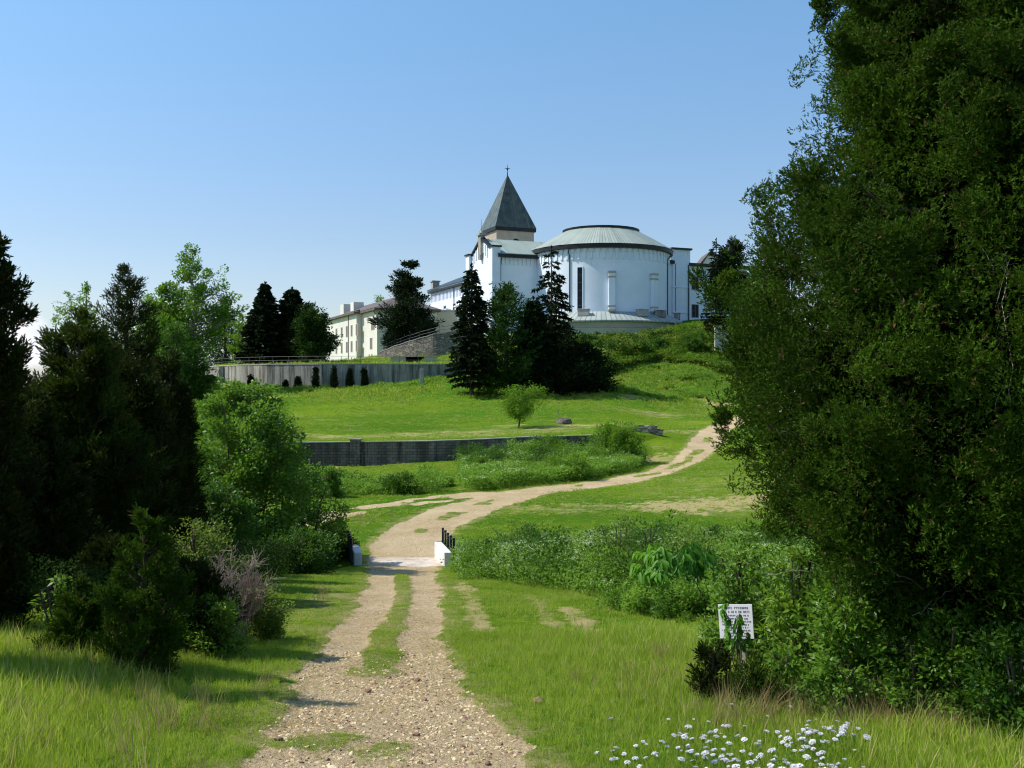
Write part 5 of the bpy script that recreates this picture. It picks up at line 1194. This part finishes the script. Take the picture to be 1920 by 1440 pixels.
for k,(px,D,top,hw,mt,lb) in enumerate([(905,34,1012,34,'leaf','leafy green bush in the weeds just right of the bridge parapet'),(985,31,1035,30,'leaf_dark','dark nettle clump on the near edge of the weed bank'),(1065,30,1028,34,'leaf','medium green bush in the middle of the weed bank'),(1130,40,985,32,'leaf_dark','dark bush at the back of the weed bank'),(1235,38,978,38,'leaf','bright green bush at the back of the weed bank'),(1330,36,985,44,'leaf_dark','dark bush at the far right of the weed bank'),(1150,26,1055,30,'vine','olive bush at the near corner of the weed bank')]):
    clumpy('creek_bush',px,D,top,hw,320+k,lb,'bush','bushes standing in the weed bank',mat=mt,ncl=60,cs=.28,ns=110,leaf=(.085,.045),prof=SH,cb=.02,stems=4,lob=.35)
def reg_wl(x,y): return ss(-7.0,-7.5,x)*ss(35.3,36.2,y)*(1-ss(41.5,43.5,y))*(x>-15)
thicket('creek_weeds','dark weeds along the creek left of the bridge',reg_wl,(-15,-6.3,34.5,44),50000,lump(.5,25,.5,1.6),(.09,.05),'leaf_dark',302)
# scrub before the block wall
def reg_sc(x,y):
    px=960+F*x/y;d,hw=polyd(ROAD,x,y)
    return ss(850,900,px)*(1-ss(1180,1215,px))*ss(.6,1.6,-d-hw)*(d<0)*(1-ss(-3.0,-.8,y-Y1(x/(y+AP))))
def reg_sc2(x,y):
    px=960+F*x/y;d,hw=polyd(SIDE,x,y)
    return ss(590,640,px)*(1-ss(800,850,px))*ss(60.5,62,y)*(1-ss(65,68,y))
thicket('scrub_undergrowth','pale green undergrowth between the dirt road and the block wall',reg_sc,(-6,14,62,92),140000,(lambda x,y:.12+.55*dome(x*.5,y*.35,27)+.35*dome(x*1.3,y*1.1,28)),(.15,.08),'weed',303,flower=.1,fl=(.06,.05))
thicket('hedge_undergrowth','low undergrowth beside the left branch of the dirt road',reg_sc2,(-14,-2,60,69),22000,lump(.4,29,.15,1.2),(.13,.07),'weed',304)
# vines on the bank below the apse
def reg_v(x,y):
    px=960+F*x/y
    top=178+.02*x+7*ss(1190,1290,px)
    lo=np.interp(px,[1060,1110,1180,1240,1300,1345],[152,153,160,164,160,157])+3*(fbm(x*.2,y*.1,5)-.5)
    return ss(1040,1060,px)*(1-ss(1375,1400,px))*ss(-.5,1.0,y-lo)*(1-ss(0,1.5,y-top-1.5))
hfv=lambda x,y:(.2+.7*dome(x*.22,y*.17,61)+.6*dome(x*.6,y*.5,62)+.4*fbm(x*1.2,y*1.2,63,2))*(1-.8*ss(168,177,y)*(1-.8*ss(20,34,x)))
thicket('vine_bank','rolling mounds of vines covering the steep bank below the apse',reg_v,(6,44,148,186),230000,hfv,(.32,.2),'vine',305)
thicket('vine_bank_bright','brighter leafy growth mixed into the vines at the right of the bank',lambda x,y:reg_v(x,y)*np.clip(ss(1150,1300,960+F*x/y)*.8+ss(.52,.6,fbm(x*.12,y*.12,91)),0,1),(6,44,146,186),90000,lambda x,y:hfv(x,y)*1.04+.1,(.34,.2),'leaf_far',310)
def reg_lu(x,y):
    px=960+F*x/y
    return ss(1150,1230,px)*(1-ss(1345,1380,px))*ss(141,147,y)*(1-ss(160,166,y))*ss(.42,.5,fbm(x*.3,y*.3,71))
thicket('rank_grass','patches of lush weeds at the foot of the vine bank',reg_lu,(14,40,140,168),50000,lump(.3,72,.1,1.0),(.3,.14),'weed',306)
def reg_lf(x,y):
    near=np.interp(x,[-16,-8,-7,-4.5,-3.8],[14.5,14.2,13.4,11.9,12.6]);right=np.interp(y,[11,12,16,20,25,30,36],[-3.9,-3.7,-4.25,-4.9,-5.8,-6.6,-7.0])
    return ss(0,.5,y-near)*ss(-.05,.35,right-x)*(y<36)
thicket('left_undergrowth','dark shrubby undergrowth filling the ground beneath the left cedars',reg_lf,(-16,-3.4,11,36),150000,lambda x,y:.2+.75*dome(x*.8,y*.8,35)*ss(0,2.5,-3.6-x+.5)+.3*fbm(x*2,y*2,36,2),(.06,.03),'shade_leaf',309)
def reg_m1(x,y):
    s=y-Y2(x/(y+AP));px=960+F*x/y
    return (1-ss(-1.2,-.3,s))*ss(-7,-1,s)*ss(400,430,px)*(1-ss(850,870,px))*.8
thicket('rank_grass','tall rough grass at the foot of the curved wall',reg_m1,(-55,0,142,170),60000,lump(.5,74,.15,.7),(.35,.12),'weed',307)
def reg_lt(x,y):
    px=960+F*x/y
    return (1-ss(470,560,px))*ss(60,65,y)*(1-ss(155,162,y))*(px>330)*(1-ss(110,125,y)*ss(385,420,px))
thicket('wood_edge_undergrowth','bright undergrowth at the edge of the left wood',reg_lt,(-60,-14,60,165),90000,lump(.14,75,.3,2.2),(.34,.2),'leaf_far',308)
# ======================= grass and gravel as instances of modelled tufts and stones
PR=bpy.data.collections.new('tuft_library')
def blade_tuft(nb,h,sp,w,seed,bendy=.5,mat='grassblade',dry=.06,tipn=3):
    rng=rngof(seed);V=[];Q=[];T=[];a=[]
    for i in range(nb):
        th=rng.uniform(0,6.28);r=sp*math.sqrt(rng.random());b=np.array([r*math.cos(th),r*math.sin(th),-.02])
        d=rng.normal(size=2)*bendy*.5+np.array([math.cos(th),math.sin(th)])*bendy*.5;hh=h*rng.uniform(.45,1.15);ww=w*rng.uniform(.7,1.3)
        ph=rng.uniform(0,PI);s=np.array([math.cos(ph),math.sin(ph),0])*ww/2
        p0=b;p1=b+np.array([d[0]*.25*hh,d[1]*.25*hh,hh*.55]);p2=b+np.array([d[0]*.8*hh,d[1]*.8*hh,hh*(.95-.2*np.hypot(*d))])
        k=len(V);V+=[p0-s,p0+s,p1+s*.8,p1-s*.8,p2];Q.append((k,k+1,k+2,k+3));T.append((k+3,k+2,k+4))
        vv=.97 if rng.random()<dry else rng.uniform(.1,.9);a+=[vv]*5
    me=fast_mesh('tuft',np.array(V),np.array(Q),np.array(T),{'v':a});o=bpy.data.objects.new('tuft',me);me.materials.append(M[mat]);return o
def rockobj(seed,mat):
    rng=rngof(seed);import bmesh
    bm=bmesh.new();bmesh.ops.create_icosphere(bm,subdivisions=1,radius=1)
    for v in bm.verts: v.co=Vector((v.co.x*1.2,v.co.y*.9,v.co.z*.6))*float(rng.uniform(.7,1.2))
    me=bpy.data.meshes.new('stone');bm.to_mesh(me);bm.free();me.materials.append(mat);return bpy.data.objects.new('stone',me)
def coll(objs,name):
    c=bpy.data.collections.new(name)
    for o in objs:c.objects.link(o)
    return c
def scatter(name,label,P,scale,lib,seed,tilt=.15):
    rng=rngof(seed);n=len(P)
    me=bpy.data.meshes.new(name);me.vertices.add(n);me.vertices.foreach_set('co',np.asarray(P,np.float32).ravel())
    a=me.attributes.new('rot','FLOAT_VECTOR','POINT');r=np.stack([rng.normal(size=n)*tilt,rng.normal(size=n)*tilt,rng.uniform(0,6.28,n)],-1);a.data.foreach_set('vector',r.astype(np.float32).ravel())
    a=me.attributes.new('sc','FLOAT','POINT');a.data.foreach_set('value',np.asarray(scale,np.float32))
    a=me.attributes.new('pick','INT','POINT');a.data.foreach_set('value',rng.integers(0,len(lib.objects),n).astype(np.int32))
    o=link(name,me);tag(o,label,None,None,'stuff')
    ng=bpy.data.node_groups.new(name,'GeometryNodeTree')
    ng.interface.new_socket('Geometry',in_out='INPUT',socket_type='NodeSocketGeometry');ng.interface.new_socket('Geometry',in_out='OUTPUT',socket_type='NodeSocketGeometry')
    gi=ng.nodes.new('NodeGroupInput');go=ng.nodes.new('NodeGroupOutput');ip=ng.nodes.new('GeometryNodeInstanceOnPoints');ci=ng.nodes.new('GeometryNodeCollectionInfo')
    ci.inputs['Collection'].default_value=lib;ci.inputs['Separate Children'].default_value=True;ci.inputs['Reset Children'].default_value=True
    def na(nm,t):
        q=ng.nodes.new('GeometryNodeInputNamedAttribute');q.data_type=t;q.inputs['Name'].default_value=nm;return q.outputs['Attribute']
    lk=ng.links.new;lk(gi.outputs[0],ip.inputs['Points']);lk(ci.outputs[0],ip.inputs['Instance']);ip.inputs['Pick Instance'].default_value=True
    lk(na('pick','INT'),ip.inputs['Instance Index']);lk(na('rot','FLOAT_VECTOR'),ip.inputs['Rotation']);lk(na('sc','FLOAT'),ip.inputs['Scale']);lk(ip.outputs[0],go.inputs[0])
    md=o.modifiers.new('scatter','NODES');md.node_group=ng;return o
near=coll([blade_tuft(16,.20,.08,.006,s,.6,dry=.12) for s in range(4)]+[blade_tuft(14,.26,.09,.005,9,.4,dry=.45)]+[blade_tuft(9,.09,.07,.022,12,1.1,'weed',dry=0)],'near_tufts')
mid=coll([blade_tuft(26,.22,.22,.012,20+s,.7,dry=(.1,.15,.3,.45)[s]) for s in range(4)]+[blade_tuft(16,.12,.2,.035,26,1.1,'weed',dry=0)],'mid_tufts')
farT=coll([blade_tuft(34,.30,.55,.045,30+s,.8,dry=(.05,.1,.2,.4)[s]) for s in range(4)]+[blade_tuft(20,.2,.5,.10,36,1.1,'weed',dry=0)],'far_tufts')
dryT=coll([blade_tuft(22,.55,.12,.006,40+s,.35,'drygrass',0) for s in range(3)],'dry_tufts')
def fpts(n,y0,y1,seed,wide=.56,pad=1.5,p=1.0):
    rng=rngof(seed);y=y0+(y1-y0)*rng.random(n)**p;w=wide*y+pad;x=(rng.random(n)*2-1)*w
    k=rng.random(n)<w/(wide*y1+pad);return x[k],y[k],rng
def grass_field():
    # near grass
    x,y,rng=fpts(90000,3.5,16.5,1)
    d,hw=polyd(ROAD,x,y);rm=roadmask(x,y);s=np.abs(d)-hw
    keep=(rng.random(len(x))>rm*1.25+.02*(rm>.3))
    tall=np.where(d<0,.45+1.25*ss(.8,2.6,s),.55+.75*ss(.5,3.0,s))*(.75+.5*fbm(x*.6,y*.6,14))
    tall=np.where(s<.2,.35,tall)*(1-.45*drymask(x,y))
    st=rng.random(len(x))<.035+.10*ss(-.45,-.05,s)*(s<.1);tall=np.where(~keep&st,.22,tall);keep=keep|st
    x,y,tall=x[keep],y[keep],tall[keep]
    scatter('near_grass','long green grass on both sides of the stony track in the foreground',np.stack([x,y,Z(x,y)],-1),tall*rng.uniform(.7,1.25,len(x)),near,51,.2)
    x,y,rng=fpts(120000,15,38,2,p=.8)
    d,hw=polyd(ROAD,x,y);rm=roadmask(x,y);s=np.abs(d)-hw
    keep=(rng.random(len(x))>rm*1.4)&(rng.random(len(x))>drymask(x,y)*.9)&(rng.random(len(x))<.22+.75*ss(.38,.6,fbm(x*.9,y*.6,15)))
    tall=np.where(s<.2,.25,.30+.25*ss(1.5,5,s)+.30*ss(6.5,8.5,x))*(.35+1.3*fbm(x*.7,y*.5,14))
    x,y,tall=x[keep],y[keep],tall[keep]
    scatter('verge_grass','short patchy grass of the slope down to the bridge',np.stack([x,y,Z(x,y)],-1),tall*rng.uniform(.7,1.25,len(x)),mid,52,.25)
    x,y,rng=fpts(60000,42,90,3,wide=.5,p=.8)
    keep=(rng.random(len(x))>roadmask(x,y)*1.6)&(rng.random(len(x))>drymask(x,y)*.6)&(rng.random(len(x))<.25+.6*ss(.4,.6,fbm(x*.3,y*.2,16)))
    x,y=x[keep],y[keep];sb=np.abs(y-Y1(x/(y+AP)));q=sb>.5;x,y=x[q],y[q]
    scatter('field_grass','mown yellow green grass of the valley floor and field',np.stack([x,y,Z(x,y)],-1),.33*rng.uniform(.6,1.4,len(x)),farT,53,.3)
    x,y,rng=fpts(90000,88,185,4,wide=.42,p=.9)
    keep=(rng.random(len(x))<.12+.75*ss(.42,.62,fbm(x*.12,y*.07,17)))&(rng.random(len(x))>roadmask(x,y)*1.6)
    x,y=x[keep],y[keep];sb=np.abs(y-Y2(x/(y+AP)));q=(sb>.6)&(y-Y1(x/(y+AP))>.5);x,y=x[q],y[q]
    scatter('meadow_grass','lush grass of the upper meadow',np.stack([x,y,Z(x,y)],-1),(.45+.85*ss(125,150,y))*rng.uniform(.5,1.4,len(x)),farT,54,.3)
    # dry stalks
    rng=rngof(6);P=[]
    for px,D,sp,n in ((1625,9.6,.25,44),(1500,10.3,.5,8),(1330,11.5,.6,12),(1745,9.2,.35,22),(1230,13,.7,22),(80,13,.9,50),(150,9,1.3,40),(330,9.5,.5,10),(1420,9.9,.5,50),(430,21,.8,30),(700,50,1.6,30)):
        x=(px-960)/F*D+rng.normal(size=n)*sp;y=D+rng.normal(size=n)*sp;P.append(np.stack([x,y,Z(x,y)],-1))
    P=np.concatenate(P);P=P[roadmask(P[:,0],P[:,1])<.1];scatter('dry_stalks','dry brown grass stalks among the shrubs',P,rng.uniform(.5,1.1,len(P)),dryT,55,.25)
grass_field()
stone_a=surface('tan_stone',(.50,.35,.18),(.62,.46,.27),9,.95,.3,60,spec=.05);stone_b=surface('pale_stone',(.58,.46,.28),(.66,.54,.35),9,.95,.3,60,spec=.05);stone_c=surface('dark_red_stone',(.20,.11,.08),(.28,.17,.12),9,.9,.3,60)
rocks=coll([rockobj(s,stone_a) for s in range(4)]+[rockobj(9+s,stone_b) for s in range(3)]+[rockobj(15,stone_c)],'stones')
def gravel():
    x,y,rng=fpts(60000,3.5,14.5,7,wide=.32,pad=.6,p=.85)
    rm=roadmask(x,y);k=rng.random(len(x))<rm*(.35+.65*ss(.3,.6,fbm(x*1.5,y*1.5,19)));x,y=x[k],y[k]
    s=.006+.024*rng.random(len(x))**3.0
    scatter('gravel','loose tan gravel scattered over the near track',np.stack([x,y,Z(x,y)-s*.15],-1),s,rocks,57,.4)
    x,y,rng=fpts(60000,14,38,8,wide=.28,pad=1,p=.9)
    rm=roadmask(x,y);k=rng.random(len(x))<rm*.8;x,y=x[k],y[k];s=.007+.016*rng.random(len(x))**3
    scatter('gravel','finer gravel in the two wheel ruts down the slope',np.stack([x,y,Z(x,y)-s*.2],-1),s,rocks,58,.4)
gravel()
def loose_stones():
    def pl(px,py):
        k=(py-720)/F; D=2.0/(k-.13); return ((px-960)/F*D,D)
    lst=[(522,1396,.045,'dark red stone near the left edge of the track'),(915,1422,.035,'reddish stone at the bottom right of the track'),(780,1370,.04,'dark stone in the middle of the gravel'),(690,1292,.05,'flat dark stone lying across the left rut'),
         (795,1305,.045,'dark stone right of the grass strip end'),(782,1268,.04,'small dark stone where the grass strip begins'),(1010,1316,.08,'dark clod in the grass right of the track'),(625,1446,.05,'pale flat stone at the bottom edge of the track')]
    for k,(px,py,s,lb) in enumerate(lst):
        x,y=pl(px,py);o=rockobj(200+k,stone_c if 'dark' in lb or 'red' in lb else stone_b);o.name='stone';COL.objects.link(o);o.location=(x,y,z1(x,y)+s*.3);o.scale=(s,s*.9,s);o.rotation_euler=(0,0,k*1.3);tag(o,lb,'stone','larger stones on and beside the track')
loose_stones()
# ======================= white yarrow in the lower right
def yarrow():
    rng=rngof(77)
    stemm=M['weed'];petal=surface('white_petal',(.80,.78,.80),(.72,.70,.72),30,.7)
    protos=[]
    for s in range(4):
        r=rngof(700+s);h=.42
        seg=[(bend((0,0,0),(.03*r.normal(),.03*r.normal(),h),.0,r,5,.02),np.linspace(.0035,.002,5))]
        top=seg[0][0][-1]
        for i in range(5):
            e=top+np.array([r.normal()*.018,r.normal()*.018,.012]);seg.append((np.array([top-np.array([0,0,.05]),e]),np.array([.0016,.0012])))
        n=26;A=nrm(r.normal(size=(n,3))+np.array([0,0,.3]));P=np.stack([.008*r.normal(size=n),.008*r.normal(size=n),.04+rng.uniform(.0,.28,n)],-1)
        V,Q=tubes(seg,4)
        lv=diamonds(P,A,.06,.010,r,np.full(n,.5))
        V2=np.concatenate([V,lv[0]]);Q2=np.concatenate([Q,lv[1]+len(V)])
        sm=fast_mesh('stem',V2,Q2,attrs={'v':np.full(len(V2),.4)});sm.materials.append(stemm)
        # flat topped flower head: many tiny petals domed
        m=60;th=r.uniform(0,6.28,m);rr=(.030,.024,.018,.034)[s]*np.sqrt(r.random(m))
        Pc=np.stack([np.cos(th)*rr,np.sin(th)*rr,.014-(rr/.03)**2*.008+.002*r.normal(size=m)],-1)+top
        Ad=np.stack([np.cos(th),np.sin(th),.25*r.normal(size=m)],-1)
        hv=diamonds(np.repeat(Pc,2,0),np.repeat(Ad,2,0)+r.normal(size=(2*m,3))*.8*np.array([1,1,.3]),.015,.012,r,np.full(2*m,.8),np.tile([0,0,1.],(2*m,1)))
        hm=fast_mesh('flower_head',hv[0],hv[1],attrs={'v':hv[2]});hm.materials.append(petal);protos.append((sm,hm))
    # flower spots seen in the photograph, spread over the near right verge
    spots=[]
    for _ in range(400):
        u=rng.random()
        if u<.36: px,py=rng.normal(1345,85),rng.normal(1392,26)
        elif u<.60: px,py=rng.normal(1465,95),rng.normal(1428,12)
        elif u<.76: px,py=rng.normal(1515,50),rng.normal(1368,20)
        elif u<.88: px,py=rng.normal(1575,26),rng.normal(1350,8)
        else: px,py=rng.uniform(1130,1600),rng.uniform(1300,1440)
        if px>1640 or py<1295: continue
        spots.append((px,py))
    lab='white flat topped flower on a thin stem in the lower right grass'
    for k,(px,py) in enumerate(spots[:215]):
        sc=rng.uniform(.45,.78)*(.8 if py<1340 else 1);h=.42*sc
        kk=(py-720)/F;D=(2.0-h)/(kk-.13);x=(px-960)/F*D
        o=bpy.data.objects.new('yarrow',None);COL.objects.link(o);o.location=(x,D,z1(x,D));o.scale=(sc,sc,sc);o.rotation_euler=(rng.normal()*.22,rng.normal()*.22,rng.uniform(0,6.28));tag(o,lab,'flower','white flowers in the lower right grass')
        s=int(rng.integers(4))
        for q,nm in ((0,'stem'),(1,'flower_head')):
            c=bpy.data.objects.new(nm,protos[s][q]);COL.objects.link(c);c.parent=o
yarrow()
# ------------------------------------------------------------------ sky, sun, camera
SUN_EL=math.radians(50);AZ=math.radians(4)     # sun to the left and slightly beyond
sd=Vector((-math.cos(SUN_EL)*math.cos(AZ),math.cos(SUN_EL)*math.sin(AZ),math.sin(SUN_EL)))
li=bpy.data.lights.new('sun','SUN');li.energy=5.0;li.angle=math.radians(.53);li.color=(1,.955,.88)
so=bpy.data.objects.new('sun',li);COL.objects.link(so);so.rotation_euler=(-sd).to_track_quat('-Z','Y').to_euler();so.location=(-40,0,60)
w=bpy.data.worlds.new('World');SC.world=w;w.use_nodes=True;nt=w.node_tree;nt.nodes.clear()
out=nt.nodes.new('ShaderNodeOutputWorld');bg=nt.nodes.new('ShaderNodeBackground')
sky=nt.nodes.new('ShaderNodeTexSky');sky.sky_type='NISHITA';sky.sun_disc=False;sky.sun_elevation=SUN_EL
sky.sun_rotation=math.atan2(sd.x,sd.y);sky.air_density=1.0;sky.dust_density=.6;sky.ozone_density=2.0;sky.altitude=100
tc=nt.nodes.new('ShaderNodeTexCoord')
sp=N(nt,'ShaderNodeSeparateXYZ');L(nt,tc.outputs['Generated'],sp.inputs[0])
# a bank of fair-weather cloud low on the left horizon
mp=N(nt,'ShaderNodeMapping');mp.inputs['Scale'].default_value=(9,9,20);L(nt,tc.outputs['Generated'],mp.inputs['Vector'])
cn=noise(nt,1.0,7,mp.outputs[0],.55)
def band(v,a,b,c,d): return ramp(nt,v,[(a,(0,0,0,1)),(b,(1,1,1,1)),(c,(1,1,1,1)),(d,(0,0,0,1))])
zb=band(sp.outputs[2],.0,.02,.05,.088)
xb=N(nt,'ShaderNodeMath',operation='MULTIPLY_ADD');L(nt,sp.outputs[0],xb.inputs[0]);xb.inputs[1].default_value=-1;xb.inputs[2].default_value=0
xm=ramp(nt,xb.outputs[0],[(.36,(0,0,0,1)),(.44,(1,1,1,1))])
m1=N(nt,'ShaderNodeMath',operation='MULTIPLY');L(nt,zb,m1.inputs[0]);L(nt,xm,m1.inputs[1])
m2=N(nt,'ShaderNodeMath',operation='MULTIPLY_ADD');L(nt,m1.outputs[0],m2.inputs[0]);m2.inputs[1].default_value=.42;L(nt,cn,m2.inputs[2])
cm=ramp(nt,m2.outputs[0],[(.74,(0,0,0,1)),(.90,(.85,.85,.85,1))])
gm=N(nt,'ShaderNodeMix',data_type='RGBA',blend_type='MULTIPLY');gm.inputs[0].default_value=1;L(nt,sky.outputs[0],gm.inputs[6]);L(nt,ramp(nt,sp.outputs[2],[(.0,(.80,.88,1.08,1)),(.07,(.96,.93,.98,1)),(.14,(.95,.97,1.02,1)),(.36,(1.0,1.27,1.33,1))]),gm.inputs[7])
cc=mixc(nt,cm,gm.outputs[2],(8.2,8.1,8.6))
L(nt,cc,bg.inputs[0]);bg.inputs[1].default_value=.132;L(nt,bg.outputs[0],out.inputs[0])
cam=bpy.data.cameras.new('camera');co=bpy.data.objects.new('camera',cam);COL.objects.link(co)
cam.sensor_width=36;cam.lens=F/1920*36;cam.clip_start=.1;cam.clip_end=6000
co.location=(0,0,0);co.rotation_euler=(PI/2,0,0);SC.camera=co
vs=SC.view_settings;SC.display_settings.display_device='sRGB';vs.view_transform='Standard';vs.look='None';vs.exposure=.12;vs.gamma=1
SC.render.engine='CYCLES';cy=SC.cycles;cy.max_bounces=5;cy.diffuse_bounces=2;cy.glossy_bounces=2;cy.transmission_bounces=2;cy.transparent_max_bounces=4
cy.use_adaptive_sampling=True;cy.adaptive_threshold=.02;cy.use_denoising=True;cy.pixel_filter_type='BLACKMAN_HARRIS';cy.filter_width=1.15
